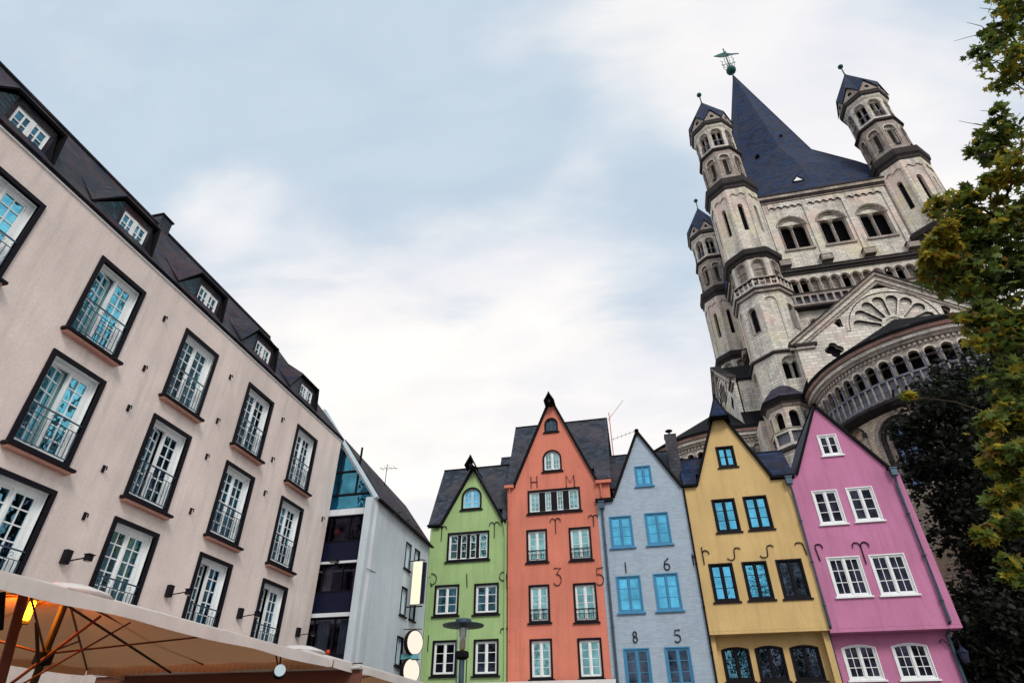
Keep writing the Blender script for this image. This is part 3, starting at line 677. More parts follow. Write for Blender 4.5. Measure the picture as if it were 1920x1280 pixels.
slab(a, [(-11.85, 35.4, 11.8), (-7.42, 35.4, 11.8), (-7.42, 33.05, 16.002), (-11.85, 33.05, 16.002)], .12, 'slate', 'slateblack'); a.build('roof', gh)
a = MB(); a.tube([(-11.85, Y-.2, 11.85), (-11.1, Y-.2, 11.85)], .06, 'black', 6); a.build('gutter', gh)
a = MB(); a.tube([(-7.65, Y-.2, 11.85), (-7.4, Y-.2, 11.85)], .06, 'black', 6); a.build('gutter', gh)
pipe(gh, [(-7.55, Y-.12, 11.8), (-7.5, Y-.12, 11.4), (-7.46, Y-.09, 11.0), (-7.46, Y-.09, .1)], .04, 'green')
pipe(gh, [(-11.6, Y-.1, 11.75), (-11.6, Y-.1, .1)], .035, 'green')
def hoist(parent, x, z, s, m='slateblue', beam=True, y=Y):
    a = MB(); D = Fr((x, y, z)); w = .42*s; h = .75*s
    slab(a, [D.p(-w, -h, .12), D.p(0, 0, .12), D.p(0, .12, .95*s), D.p(-w, -h+.12, .95*s)], .06, m, 'black')
    slab(a, [D.p(w, -h, .12), D.p(.002, 0, .12), D.p(.002, .12, .95*s), D.p(w, -h+.12, .95*s)], .06, m, 'black')
    if beam: a.box(D, -.09, .09, -h*.95, -h*.6, 0, .8*s, 'black')
    a.build('hoist_hood', parent)
hoist(gh, -9.37, 15.45, .8, 'slateold')
for (g_, u, v, w, h) in [('D', -11.52, 8.72, .42, .65), ('1', -9.75, 8.55, .5, .7), ('9', -7.78, 8.45, .5, .78), ('Y', -11.35, 11.03, .62, .8), ('Y', -8.38, 11.0, .62, .85), ('Y', -7.72, 5.8, .5, .8), ('|', -11.9+.42, 5.7, .2, .7)]:
    anchor(gh, FH, u, v, w, h, g_)
# coral red
rh = thing('red_house', (-4.6, Y, 0), 'tall coral red gabled house with the iron letters H M', 'house')
rk = dict(sur=.09, sm='black', pro=.03, fm='white', rows=4, glass='g_teal', cur=('full', 'curtainb'), sill=.09, rev=.12, ft=.05, bar=.02)
rl = (.52, -.03, 'iron')
wins = [(-6.33, 9.60, -5.22, 11.28, 0, dict(rk, rail=rl, case=2)), (-4.08, 9.57, -2.93, 11.24, 0, dict(rk, rail=rl)),
        (-6.26, 6.76, -5.20, 8.51, 0, dict(rk, rail=rl)), (-4.02, 6.70, -2.88, 8.48, 0, dict(rk, rail=rl)),
        (-6.26, 4.37, -5.17, 6.06, 0, rk), (-3.97, 4.34, -2.83, 6.02, 0, rk),
        (-6.22, 12.12, -3.34, 13.42, 0, dict(rk, case=4, mull=.16, rows=4, cols=2, cur=('full', 'curtain'), sill=.1)),
        (-5.33, 14.43, -4.25, 15.72, .54, dict(rk, case=2, cols=2, rows=3, cur=None, glass='g_teal')),
        (-5.15, 16.82, -4.36, 17.74, .395, dict(rk, case=2, cols=2, rows=2, cur=None, glass='g_dark', fm='zinc'))]
a = MB(); out_ = [(-7.36, 0), (-2.505, 0), (-2.505, 12.66), (-1.75, 12.66), (-1.75, 13.55), (-2.38, 13.65), (-4.72, 18.98), (-6.98, 13.85), (-7.36, 13.8)]
a.panel(FH, out_, cutwin(FH, wins), 0, .3, 'red'); body(a, 'red', -7.36, -2.52, Y, 36.5, 13.4)
a.poly([(-7.36, Y+.3, 13.4), (-7.36, 33.5, 18.45), (-7.36, 36.3, 13.4)], 'red'); a.poly([(-1.78, Y+.3, 13.4), (-1.78, 33.5, 18.45), (-1.78, 36.3, 13.4)], 'red')
a.build('wall', rh); putwin(rh, FH, wins)
a = gable_roof(-7.0, 13.75, -4.72, 18.98, -2.36, 13.6, Y-.14, 33.8)
mainroof(a, -7.42, -1.62, -6.9, -2.5, 13.7, 33.5, 18.65, 'slate')
slab(a, [(-7.42, 36.6, 13.6), (-1.62, 36.6, 13.6), (-1.62, 33.5, 18.652), (-7.42, 33.5, 18.652)], .12, 'slate', 'slateblack'); a.build('roof', rh)
a = MB(); a.box(FH, -7.5, -6.98, 13.62, 13.78, 0, .22, 'red'); a.build('gutter', rh); a = MB(); a.box(FH, -2.45, -1.62, 13.45, 13.62, 0, .22, 'red'); a.build('gutter', rh)
pipe(rh, [(-7.2, Y-.12, 13.6), (-7.25, Y-.1, 13.1), (-7.29, Y-.09, .1)], .045, 'red')
pipe(rh, [(-2.2, Y-.12, 13.5), (-2.2, Y-.1, 13.1), (-2.2, Y-.09, 12.7)], .045, 'red')
hoist(rh, -4.72, 19.0, .75)
for (g_, u, v, w, h) in [('H', -6.05, 13.55, .42, .68), ('M', -4.08, 13.42, .5, .68), ('Y', -5.05, 10.98, .6, .82), ('Y', -3.02, 11.2, .55, .62), ('3', -4.98, 8.42, .46, .84), ('5', -2.85, 8.33, .42, .84)]:
    anchor(rh, FH, u, v, w, h, g_)
a = MB(); ax, ay = -1.45, 33.0; a.tube([(ax, ay, 14.8), (ax, ay, 18.7)], .03, 'red', 6); a.tube([(ax-.1, ay, 18.2), (ax+.95, ay, 19.45)], .012, 'iron', 4)
a.tube([(ax, ay, 16.9), (ax+1.6, ay, 17.35)], .012, 'iron', 4)
for k in range(6): a.tube([(ax+.1+.25*k, ay-.25, 16.93+.07*k), (ax+.1+.25*k, ay+.25, 16.93+.07*k)], .008, 'iron', 4)
a.build('antenna', rh)
# blue-grey
bh = thing('blue_house', (0, Y, 0), 'pale blue brick gabled house with iron digits and a slate clad chimney', 'house')
bk = dict(sur=.05, sm='bluepaint', pro=.02, fm='bluepaint', case=2, cols=1, rows=3, glass='g_cyan', cur=('full', 'curtainb'), sill=.10, rev=.07, ft=.05, bar=.022)
bl = dict(bk, glass='g_dark', cur=None)
wins = [(-.34, 13.15, .53, 14.28, 0, dict(bk, rows=2)), (-1.95, 10.06, -.79, 11.66, 0, bk), (-.14, 10.08, 1.07, 11.70, 0, bk),
        (-1.89, 7.03, -.70, 8.70, 0, bk), (-.10, 7.04, 1.09, 8.72, 0, bk), (-1.88, 4.0, -.68, 5.52, 0, bl), (-.03, 3.98, 1.12, 5.52, 0, bl)]
a = MB(); out_ = [(-1.96, 0), (2.02, 0), (1.98, 12.9), (.05, 16.25), (-1.6, 12.65), (-1.96, 12.6), (-2.45, 12.55), (-2.45, 12.0), (-1.96, 12.0)]
a.panel(FH, [(-2.5, 0), (2.02, 0), (1.98, 12.9), (.05, 16.25), (-1.6, 12.62), (-2.5, 12.5)], cutwin(FH, wins), 0, .3, 'blue')
body(a, 'blue', -2.49, 2.02, Y, 36, 12.4); a.build('wall', bh); putwin(bh, FH, wins)
a = gable_roof(-1.6, 12.65, .05, 16.25, 1.98, 12.9, Y-.14, 36)
mainroof(a, -1.74, 2.0, -1.68, 1.99, 12.6, 33.0, 15.9, 'slate')
slab(a, [(-1.74, 36.1, 12.4), (2.0, 36.1, 12.4), (2.0, 33.0, 15.902), (-1.74, 33.0, 15.902)], .12, 'slate', 'slateblack'); a.build('roof', bh)
a = MB(); a.box(FH, -2.55, -1.62, 12.46, 12.62, 0.001, .2, 'slateblack'); a.build('gutter', bh)
pipe(bh, [(-2.24, Y-.2, 12.1), (-2.24, Y-.13, 11.7), (-2.24, Y-.13, .1)], .06, 'zinc', box=True)
a = MB(); a.box(Fr((1.85, 31.5, 0)), -.3, .3, 12.9, 16.15, -.6, 0, 'slate'); a.box(Fr((1.85, 31.5, 0)), -.33, .33, 16.15, 16.2, -.63, .03, 'zinc')
a.lathe((1.83, 31.8, 16.2), [(.05, 0), (.05, .28), (.2, .3), (.2, .34), (.03, .42)], 'iron', 10); a.build('chimney', bh)
for (g_, u, v, w, h) in [('|', -1.45, 8.83, .2, .5), ('6', .46, 8.85, .36, .55), ('8', -1.4, 5.75, .28, .48), ('5', .5, 5.7, .32, .52), ('h', 1.75, 9.0, .3, .5)]:
    anchor(bh, FH, u, v, w, h, g_, .026)
# yellow
yh = thing('yellow_house', (4.6, Y, 0), 'ochre yellow gabled house with a jutting upper floor and black framed windows', 'house')
yk = dict(sur=.07, sm='black', pro=.03, fm='black', case=2, cols=1, rows=3, glass='g_cyan', sill=.07, rev=.08, ft=.04, bar=.025, mull=.04)
wins = [(4.02, 13.78, 4.93, 14.95, 0, dict(yk, rows=2, mull=.02)), (3.29, 10.46, 4.42, 12.13, 0, yk), (4.81, 10.48, 5.95, 12.16, 0, yk),
        (2.57, 7.30, 3.68, 9.02, 0, yk), (4.09, 7.31, 5.22, 9.02, 0, dict(yk, cur=('left', 'curtain'))), (5.62, 7.30, 6.78, 9.03, 0, dict(yk, glass='g_dark', cur=('tied', 'curtainb')))]
a = MB(); out_ = [(2.02, 6.07), (7.16, 6.07), (7.16, 12.98), (6.42, 13.1), (4.45, 17.3), (2.72, 12.95), (2.02, 12.9)]
a.panel(FH, out_, cutwin(FH, wins), 0, .3, 'yellow')
FLo = Fr((0, Y+.7, 0)); ykl = dict(yk, rise=0)
low = [(2.50, 4.14, 3.71, 5.51, .1, dict(yk, glass='g_left')), (3.95, 4.12, 5.16, 5.52, .1, dict(yk, glass='g_dark')), (5.43, 4.10, 6.65, 5.50, .1, dict(yk, glass='g_dark'))]
a.panel(FLo, rect(2.05, 0, 7.16, 6.06), cutwin(FLo, low), 0, .3, 'yellow'); a.box(Fr(Z0), 2.02, 7.16, 5.95, 6.065, -Y-.72, -Y-.0, 'yellow')
body(a, 'yellow', 2.05, 7.14, Y, 36.5, 12.6); a.build('wall', yh); putwin(yh, FH, wins); putwin(yh, FLo, low)
a = gable_roof(2.72, 12.95, 4.45, 17.3, 6.42, 13.1, Y-.14, 36.4)
mainroof(a, 2.05, 7.5, 2.78, 6.34, 12.95, 32.03, 14.88, 'slateblue')
slab(a, [(2.05, 33.4, 12.9), (7.5, 33.4, 12.9), (7.5, 32.03, 14.882), (2.05, 32.03, 14.882)], .1, 'slateblue', 'slateblack'); a.build('roof', yh)
a = MB(); D = Fr((4.45, Y, 0))
for s_ in (-1, 1): slab(a, [D.p(s_*.62, 16.2, .14), D.p(s_*.015, 17.55, .14), D.p(s_*.015, 17.6, .75), D.p(s_*.48, 16.45, .75)], .06, 'slateblue', 'slateblack')
a.poly([D.p(-.48, 16.42, .74), D.p(.48, 16.42, .74), D.p(.08, 17.5, .74), D.p(-.08, 17.5, .74)], 'slateblue'); a.poly([D.p(-.5, 16.42, .14), D.p(.5, 16.42, .14), D.p(.48, 16.42, .74), D.p(-.48, 16.42, .74)], 'slateblack')
a.ball(D.p(0, 17.68, .72), .08, 'iron', 8); a.build('hoist_hood', yh)
a = MB(); a.box(FH, 2.02, 2.72, 12.86, 12.97, .001, .2, 'slateblack'); a.build('gutter', yh); a = MB(); a.box(FH, 6.4, 7.5, 12.95, 13.08, .001, .2, 'slateblack'); a.build('gutter', yh)
pipe(yh, [(7.15, Y-.2, 12.6), (7.2, Y-.12, 12.0), (7.2, Y-.12, 6.1), (7.2, Y+.58, 5.7), (7.2, Y+.58, .1)], .06, 'zinc', box=True)
pipe(yh, [(2.03, Y-.1, 12.8), (2.03, Y-.1, 6.0), (2.03, Y-.1, .1)], .045, 'black')
for (g_, u, v, w, h) in [('h', 2.1, 9.0, .6, .82), ('S', 3.5, 9.12, .7, .58), ('S', 5.0, 9.14, .72, .58), ('r', 6.62, 9.16, .5, .6)]: anchor(yh, FH, u, v, w, h, g_, .026)
# pink
ph = thing('pink_house', (9.6, Y, 0), 'bright pink gabled house with white windows, rightmost of the gabled row', 'house')
pk = dict(sur=.05, sm='white', pro=.03, fm='white', case=2, cols=1, rows=3, glass='g_black', sill=.09, rev=.06, ft=.05, bar=.03, mull=.04)
wins = [(9.11, 13.92, 10.05, 15.06, 0, dict(pk, rows=2, mull=.02)), (8.06, 10.50, 9.24, 12.17, 0, dict(pk, cur=('full', 'curtainr'))), (9.63, 10.53, 10.84, 12.19, 0, dict(pk, cur=('left', 'curtainb'))),
        (7.84, 7.27, 9.28, 9.0, 0, dict(pk, cols=2, cur=('pair', 'curtainb'))), (9.66, 7.25, 11.16, 9.0, 0, dict(pk, cols=2, cur=('pair', 'curtainb')))]
a = MB(); out_ = [(7.165, 6.0), (12.36, 6.0), (12.24, 12.85), (11.85, 13.0), (9.45, 16.7), (7.62, 13.1), (7.165, 12.98)]
a.panel(FH, out_, cutwin(FH, wins), 0, .3, 'pink')
low = [(7.56, 4.08, 8.96, 5.44, .12, dict(pk, cols=2)), (9.57, 4.06, 11.0, 5.44, .12, dict(pk, cols=2))]
a.panel(FLo, rect(7.165, 0, 11.95, 5.96), cutwin(FLo, low), 0, .3, 'pink'); a.box(Fr(Z0), 7.165, 12.36, 5.85, 5.995, -Y-.72, -Y-.0, 'pink')
a.box(Fr(Z0), 12.0, 12.24, 6.0, 12.6, -36.5, -Y-.3, 'pink'); a.box(Fr(Z0), 11.7, 11.95, 0, 6.0, -36.5, -Y-1.0, 'pink'); a.box(Fr(Z0), 7.3, 11.7, 0, 12.6, -36.5, -36.3, 'pink')
a.build('wall', ph); putwin(ph, FH, wins); putwin(ph, FLo, low)
a = gable_roof(7.62, 13.05, 9.45, 16.7, 11.9, 12.95, Y-.14, 36.6, 'slateblue'); a.build('roof', ph)
a = MB(); a.box(FH, 11.75, 12.3, 12.9, 13.02, .001, .22, 'slateblack'); a.build('gutter', ph)
pipe(ph, [(11.95, Y-.2, 12.6), (11.92, Y-.12, 12.1), (11.92, Y-.12, 6.1), (11.9, Y+.58, 5.7), (11.9, Y+.58, .1)], .07, 'zinc', box=True)
for (g_, u, v, w, h) in [('f', 7.42, 8.85, .5, .78), ('Y', 9.08, 8.6, .78, 1.0), ('|', 12.2-.3, 8.6, .15, .7)]: anchor(ph, FH, u, v, w, h, g_, .028)
# roof behind the green house
t = thing('rear_house', (-9, 38, 0), 'dark slate roof of a house behind the green and red houses', 'house')
a = MB(); a.box(Fr(Z0), -9.6, -6.0, 0, 14.5, -41, -37, 'greywall'); a.build('wall', t)
a = MB(); slab(a, [(-9.7, 36.9, 14.5), (-5.9, 36.9, 14.5), (-5.9, 39, 19.15), (-9.7, 39, 19.15)], .12, 'slate'); slab(a, [(-9.7, 41.1, 14.5), (-5.9, 41.1, 14.5), (-5.9, 39, 19.152), (-9.7, 39, 19.152)], .12, 'slate')
a.poly([(-9.65, 37, 14.5), (-9.65, 39, 19.1), (-9.65, 41, 14.5)], 'greywall'); a.build('roof', t)
# wall lantern of the pink house
t = thing('wall_lantern', (12.1, 31.5, 4.9), 'dark blue lantern on an iron bracket at the corner of the pink house', 'lantern')
a = MB(); D = Fr((12.05, 31.65, 4.85)); a.lathe(D.p(.1, 0, .25), [(.03, -.3), (.13, -.25), (.2, .1), (.23, .14), (.06, .32), (.03, .4)], 'slateblue', 8); a.build('lamp_head', t)
a = MB(); a.tube([D.p(-.2, .6, 0), D.p(.0, .75, .15), D.p(.1, .55, .25), D.p(.1, .38, .25)], .025, 'iron', 6); a.tube([D.p(-.55, .55, 0)]+[D.p(-.55+.4*k/6, .55+.12*math.sin(k), .1) for k in range(1, 7)], .02, 'iron', 5); a.build('bracket', t)

# ------------------------------------------------------------------ the church
CX, CY = 21.5, 57.0
ch = thing('romanesque_church', (CX, CY, 0), 'big romanesque stone church with a blue slate spire, corner turrets and an arcaded round apse', 'church')
def lombard(a, F, u0, u1, v1, h, n, w, m='stone', d=.12):
    """hanging arch frieze: a strip whose lower edge is a row of small arches"""
    s = (u1-u0)/n; o = [(u1, v1), (u0, v1), (u0, v1-h)]
    for i in range(n):
        c = u0+s*(i+.5); r = s*.33; o.append((c-r, v1-h)); 
        for k in range(1, 6): t = PI-PI*k/6; o.append((c+r*math.cos(t), v1-h+r*math.sin(t)))
        o.append((c+r, v1-h))
    o.append((u1, v1-h)); a.panel(F, o[::-1], [], w, d, m, om='stonedk')  # strip edges coloured dark as painted shade around the small arches
def column(a, F, u, v0, v1, r, m='stonemid', w=0):
    c = F.p(u, v0, w); a.lathe(c, [(r*1.7, 0), (r*1.7, .08), (r*1.05, .14), (r*.95, (v1-v0)-.22), (r*1.15, v1-v0-.2), (r*1.9, v1-v0)], m, 8)
def bifora(a, F, c, v0, v1, hw, m='stone', rec=.3, louv=False):
    """twin window inside a round arched recess; the recess hole itself is cut by the caller"""
    G = F.at(c, 0, -rec); gap = .09; ow = (hw-.05-gap)/2; t = v1-hw*.60
    G_h = [arch(-gap-ow, ow, v0+.02, t), arch(gap+ow, ow, v0+.02, t)]
    a.panel(G, arch(0, hw+.05, v0-.02, v1+.04), G_h, 0, .3, m, sides=False)
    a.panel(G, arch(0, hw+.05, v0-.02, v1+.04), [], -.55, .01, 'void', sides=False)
    column(a, G, 0, v0, t-ow+.05, .07, 'stonemid', .02)
    if louv:
        z = v0+.2
        while z < t-.2:
            for s_ in (-1, 1): slab(a, [G.p(s_*(gap+ow)-ow, z, -.42), G.p(s_*(gap+ow)+ow, z, -.42), G.p(s_*(gap+ow)+ow, z+.1, -.3), G.p(s_*(gap+ow)-ow, z+.1, -.3)], .015, 'slateblack')
            z += .33
def oct_faces(cx, cy, Rr, z=0):
    ap = Rr*math.cos(PI/8); hw = Rr*math.sin(PI/8)
    for k in range(8):
        ang = 45*k; yield k, Fr((cx+math.sin(R(ang))*ap, cy-math.cos(R(ang))*ap, z), ang), hw
def oct_ring(a, cx, cy, prof, m): a.lathe((cx, cy, 0), prof, m, 8, 22.5)
# ---- one corner turret, copied to the four corners
def make_turret(parent):
    a = MB(); x = y = 0.0; P = Vector((x, y, 0))
    # lowest storeys
    for k, F, hw in oct_faces(x, y, 2.75):
        h = [arch(0, .72, 26.5, 28.7)] if k % 2 == 0 else []
        a.panel(F, rect(-hw, 12, hw, 29.1), h, 0, .3, 'stone')
        if h: bifora(a, F, 0, 26.5, 28.7, .70, 'stone', .28)
    for k, F, hw in oct_faces(x, y, 2.5):
        if k % 2: h = [arch(0, .36, 31.9, 34.5)]
        else: h = [arch(0, .52, 30.4, 35.2)]
        a.panel(F, rect(-hw, 29.3, hw, 36.1), h, 0, .35 if k % 2 else .12, 'stone')
        if k % 2:
            a.panel(F, arch(0, .4, 31.85, 34.55), [], -.36, .01, 'void', sides=False); a.panel(F, arch(0, .47, 31.8, 34.65), [arch(0, .37, 31.85, 34.52)], .05, .06, 'stonemid')
        else: a.panel(F, arch(0, .55, 30.35, 35.25), [], -.12, .01, 'stone', sides=False)
    # arcade storey behind the balustrade
    for k, F, hw in oct_faces(x, y, 2.3):
        a.panel(F, rect(-hw, 36.1, hw, 40.25), [arch(0, .48, 37.0, 39.8)], 0, .3, 'stone'); a.panel(F, arch(0, .5, 36.9, 39.85), [], -.28, .01, 'stonemid', sides=False)
        a.panel(F, arch(0, .60, 38.6, 39.98), [arch(0, .50, 38.5, 39.8)], .07, .08, 'stonemid')
        for s_ in (-1, 1): column(a, F, s_*.52, 37.1, 39.2, .06, 'stonemid', .04)
    # tall shaft with slits
    for k, F, hw in oct_faces(x, y, 2.5):
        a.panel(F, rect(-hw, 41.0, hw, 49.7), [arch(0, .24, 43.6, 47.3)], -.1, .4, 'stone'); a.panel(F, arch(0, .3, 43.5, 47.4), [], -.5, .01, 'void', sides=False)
        for s_ in (-1, 1): a.box(F, min(s_*hw, s_*(hw-.2)), max(s_*hw, s_*(hw-.2)), 41.0, 49.7, -.12, .0, 'stone')
        lombard(a, F, -hw+.2, hw-.2, 49.6, 1.1, 2, .0, 'stone', .1)
    # niche storey
    for k, F, hw in oct_faces(x, y, 2.15):
        a.panel(F, rect(-hw, 51.3, hw, 56.2), [arch(0, .5, 52.3, 55.3)], 0, .22, 'stonemid')
        G = F.at(0, 0, -.2); a.panel(G, arch(0, .52, 52.2, 55.35), [arch(0, .22, 52.6, 54.8)], 0, .25, 'stonemid', sides=False); a.panel(G, arch(0, .25, 52.5, 54.9), [], -.26, .01, 'stonedk', sides=False)
        a.panel(F, arch(0, .6, 54.5, 55.45), [arch(0, .52, 54.4, 55.32)], .07, .08, 'stone')
        for s_ in (-1, 1): column(a, F, s_*.42, 52.3, 54.7, .06, 'stonemid', -.1)
        a.box(F, -.25, .25, 52.12, 52.3, .0, .12, 'stonedk')
    # belfry storey
    for k, F, hw in oct_faces(x, y, 2.1):
        a.panel(F, rect(-hw, 56.5, hw, 60.3), [arch(0, .56, 57.0, 59.9)], 0, .3, 'stone'); bifora(a, F, 0, 57.0, 59.9, .55, 'stonemid', .2)
        a.panel(F, rect(-.56, 56.95, .56, 57.95), [rect(-.49, 57.03, -.04, 57.85), rect(.04, 57.03, .49, 57.85)], .02, .08, 'balus')
        a.panel(F, arch(0, .66, 59.2, 60.0), [arch(0, .57, 59.1, 59.91)], .06, .07, 'stone')
    t = a.build('corner_turret', parent)
    for prof, m in (([(2.75, 29.0), (2.95, 29.05), (2.95, 29.25), (2.5, 29.5)], 'stonedk'),
                    ([(2.4, 39.95), (2.55, 40.2), (2.75, 40.3), (2.85, 40.75), (2.6, 41.05), (2.4, 41.1)], 'stonedk'),
                    ([(2.5, 49.5), (2.6, 49.7, 'stonedk'), (2.62, 50.0), (2.8, 50.2), (2.85, 50.8), (2.8, 51.0), (2.2, 51.5)], 'stonedk'),
                    ([(2.15, 56.05), (2.4, 56.15), (2.4, 56.4), (2.1, 56.6)], 'stonedk'),
                    ([(2.1, 60.15), (2.2, 60.3, 'stone'), (2.3, 60.6, 'stone'), (2.45, 60.7, 'stonedk'), (2.5, 61.15, 'stonedk'), (2.2, 61.25, 'stonedk')], 'stone')):
        a = MB(); oct_ring(a, 0, 0, prof, m); a.build('cornice', t)
    a = MB()
    for k, F, hw in oct_faces(x, y, 2.78):
        a.panel(F, rect(-hw, 36.15, hw, 37.35), [rect(-hw+.1+(2*hw-.1)/4*i, 36.4, -hw+(2*hw-.1)/4*(i+1), 37.1) for i in range(4)], 0, .14, 'stone')
        a.box(F, -hw-.03, hw+.03, 37.1, 37.25, -.2, .05, 'stonedk'); a.box(F, -hw-.03, hw+.03, 35.95, 36.2, -.4, .06, 'stonedk'); a.box(F, -hw-.02, hw+.02, 35.7, 35.95, -.4, -.02, 'stonemid')
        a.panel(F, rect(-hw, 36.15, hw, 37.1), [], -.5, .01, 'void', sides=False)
    a.build('balustrade', t)
    # folded roof: eight little gables
    a = MB(); rp, rc = 2.36*math.cos(PI/8), 2.5; ap = Vector((0, 0, 67.8)); b = MB()
    C_ = [Vector((rc*math.cos(R(22.5+45*k)), rc*math.sin(R(22.5+45*k)), 61.2)) for k in range(8)]
    Pk = [Vector((rp*math.cos(R(45+45*k)), rp*math.sin(R(45+45*k)), 63.0)) for k in range(8)]
    for k in range(8):
        p0, c1, p1 = Pk[(k-1) % 8], C_[k], Pk[k]; oc = Vector((c1.x*1.05, c1.y*1.05, c1.z+.05))
        e0, e1 = Vector((p0.x*1.07, p0.y*1.07, p0.z+.12)), Vector((p1.x*1.07, p1.y*1.07, p1.z+.12))
        a.poly([oc, e1, ap], 'slateblue'); a.poly([oc, ap, e0], 'slateblue')
        a.poly([oc, e1, e1-Vector((0, 0, .12)), oc-Vector((0, 0, .12))], 'slateblack'); a.poly([e0, oc, oc-Vector((0, 0, .12)), e0-Vector((0, 0, .12))], 'slateblack')
        f = [C_[k], C_[(k+1) % 8], Pk[k]]; b.poly(f, 'stonemid')
        m_ = (f[0]+f[1]+f[2])/3; nn = Vector((m_.x, m_.y, 0)).normalized(); F = Fr((nn.x*(rp+.01), nn.y*(rp+.01), 0), math.degrees(math.atan2(nn.x, -nn.y)))
        b.panel(F, arch(0, .2, 61.45, 62.1), [], .09, .1, 'void')
    b.build('roof_gables', t); a.build('turret_roof', t)
    a = MB(); a.tube([(0, 0, 67.4), (0, 0, 69.2)], .07, 'verdigris', 6); a.ball((0, 0, 69.35), .3, 'verdigris', 10); a.lathe((0, 0, 67.45), [(.16, 0), (.1, .3)], 'verdigris', 8); a.build('finial', t, False)
    return t
# (the turret is modelled round the origin, then moved to its corner)
hold = bpy.data.objects.new('turret_source', None)
tr0 = make_turret(None)
def settle(o, parent, loc): o.parent = parent; o.location = Vector(loc)-root_loc(parent)
spots = [(13.25, 48.05), (29.75, 48.05), (13.25, 65.9), (29.75, 65.9)]
trs = [tr0]+[copy_tree(tr0) for _ in spots[1:]]
for t, (x, y) in zip(trs, spots): settle(t, ch, (x, y, 0))
bpy.data.objects.remove(hold)

# ---- tower body: four equal sides
def tower_side(F, full=True):
    """F: origin under the middle of the side, in the face plane"""
    a = MB(); cs = (-4.35, -.72, 2.9)
    cs = (-3.68, 0, 3.68); hw = 1.3
    a.panel(F, rect(-7.2, 39.0, 7.2, 48.1), [arch(c, hw, 41.6, 45.9) for c in cs], 0, .32, 'stone')
    for c in cs:
        bifora(a, F, c, 41.6, 45.85, hw-.02, 'stone', .3, True)
        a.panel(F, arch(c, hw+.14, 44.7, 46.06), [arch(c, hw+.02, 44.6, 45.92)], .07, .08, 'stonemid'); a.panel(F, arch(c, hw-.1, 44.72, 45.7), [arch(c, hw-.18, 44.6, 45.62)], -.2, .08, 'stonemid')
        for s_ in (-1, 1): column(a, F, c+s_*(hw-.12), 41.7, 44.6, .07, 'stonemid', -.1)
        lombard(a, F, c-1.62, c+1.62, 47.9, .7, 5, .17, 'stone', .17)
        a.box(F, c-hw-.1, c+hw+.1, 41.35, 41.58, 0, .16, 'stonemid')
    for u in (-5.55, -1.84, 1.84, 5.55):
        a.box(F, u-.22, u+.22, 40.1, 47.9, .001, .135, 'stone'); a.box(F, u-.5, u+.5, 39.4, 39.95, .002, .6, 'stonemid'); a.box(F, u-.55, u+.55, 39.95, 40.12, .002, .5, 'stonedk'); a.box(F, u-.42, u+.42, 40.12, 40.25, .003, .3, 'stonedk')
    t = a.build('belfry_wall', ch)
    a = MB(); a.box(F, -7.2, 7.2, 48.0, 48.2, -.2, .2, 'stonemid'); a.box(F, -7.2, 7.2, 48.2, 48.42, -.2, .3, 'stonedk'); a.box(F, -7.2, 7.2, 48.42, 48.8, -.2, .42, 'stonemid'); a.box(F, -7.2, 7.2, 48.8, 48.95, -.2, .5, 'stonedk'); a.build('cornice', t)
    a = MB(); a.box(F, -7.2, 7.2, 38.3, 38.55, -.6, .35, 'stonedk'); a.box(F, -7.2, 7.2, 38.55, 38.85, -.6, .5, 'stonedk')
    slab(a, [F.p(-7.2, 38.86, .55), F.p(7.2, 38.86, .55), F.p(7.2, 39.35, 0), F.p(-7.2, 39.35, 0)], .05, 'slateblack'); a.build('ledge', t)
    # gallery
    a = MB(); n_ = 13; pit = .9; u0 = -n_*pit/2; holes = [arch(u0+pit*(i+.5), .32, 35.5, 37.75, 6) for i in range(n_)]
    a.panel(F, rect(-7.2, 35.4, 7.2, 38.3), holes, .15, .25, 'stone')
    for i in range(n_+1):
        column(a, F, u0+pit*i, 35.5, 37.45, .085, 'stonemid', .2)
    for i in range(n_):
        c = u0+pit*(i+.5); a.panel(F, arch(c, .4, 37.3, 37.85, 6), [arch(c, .33, 37.2, 37.77, 6)], .22, .08, 'stonemid')
        dark = i in (0, 1, 5, 9, 10)
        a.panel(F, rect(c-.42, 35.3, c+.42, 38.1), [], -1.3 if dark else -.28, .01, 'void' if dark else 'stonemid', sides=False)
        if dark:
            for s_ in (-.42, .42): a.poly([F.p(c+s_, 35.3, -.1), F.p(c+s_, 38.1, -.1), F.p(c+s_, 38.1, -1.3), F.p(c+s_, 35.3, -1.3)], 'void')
    a.build('gallery', ch)
    a = MB(); nb = 22; p_ = 14.4/nb
    a.panel(F, rect(-7.2, 34.4, 7.2, 35.7), [rect(-7.2+p_*i+.09, 34.65, -7.2+p_*(i+1)-.09, 35.45) for i in range(nb)], .62, .12, 'stonemid')
    a.box(F, -7.2, 7.2, 35.7, 35.82, .4, .68, 'stonedk'); a.box(F, -7.2, 7.2, 34.2, 34.4, 0, .72, 'stonedk'); a.box(F, -7.2, 7.2, 34.4, 34.5, -.3, .5, 'stonemid'); a.panel(F, rect(-7.2, 34.5, 7.2, 35.6), [], .3, .01, 'balus', sides=False); a.build('balustrade', ch)
    a = MB(); hs = [arch(u, .42, 31.6, 33.2) for u in (-4.7, 4.7)]
    a.panel(F, rect(-7.2, 0, 7.2, 34.2), hs, .01, .4, 'stone')
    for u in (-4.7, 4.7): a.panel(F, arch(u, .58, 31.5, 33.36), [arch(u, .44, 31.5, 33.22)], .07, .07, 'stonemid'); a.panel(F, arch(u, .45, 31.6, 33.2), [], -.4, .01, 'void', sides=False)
    a.build('tower_wall', ch)
HT = 9.55
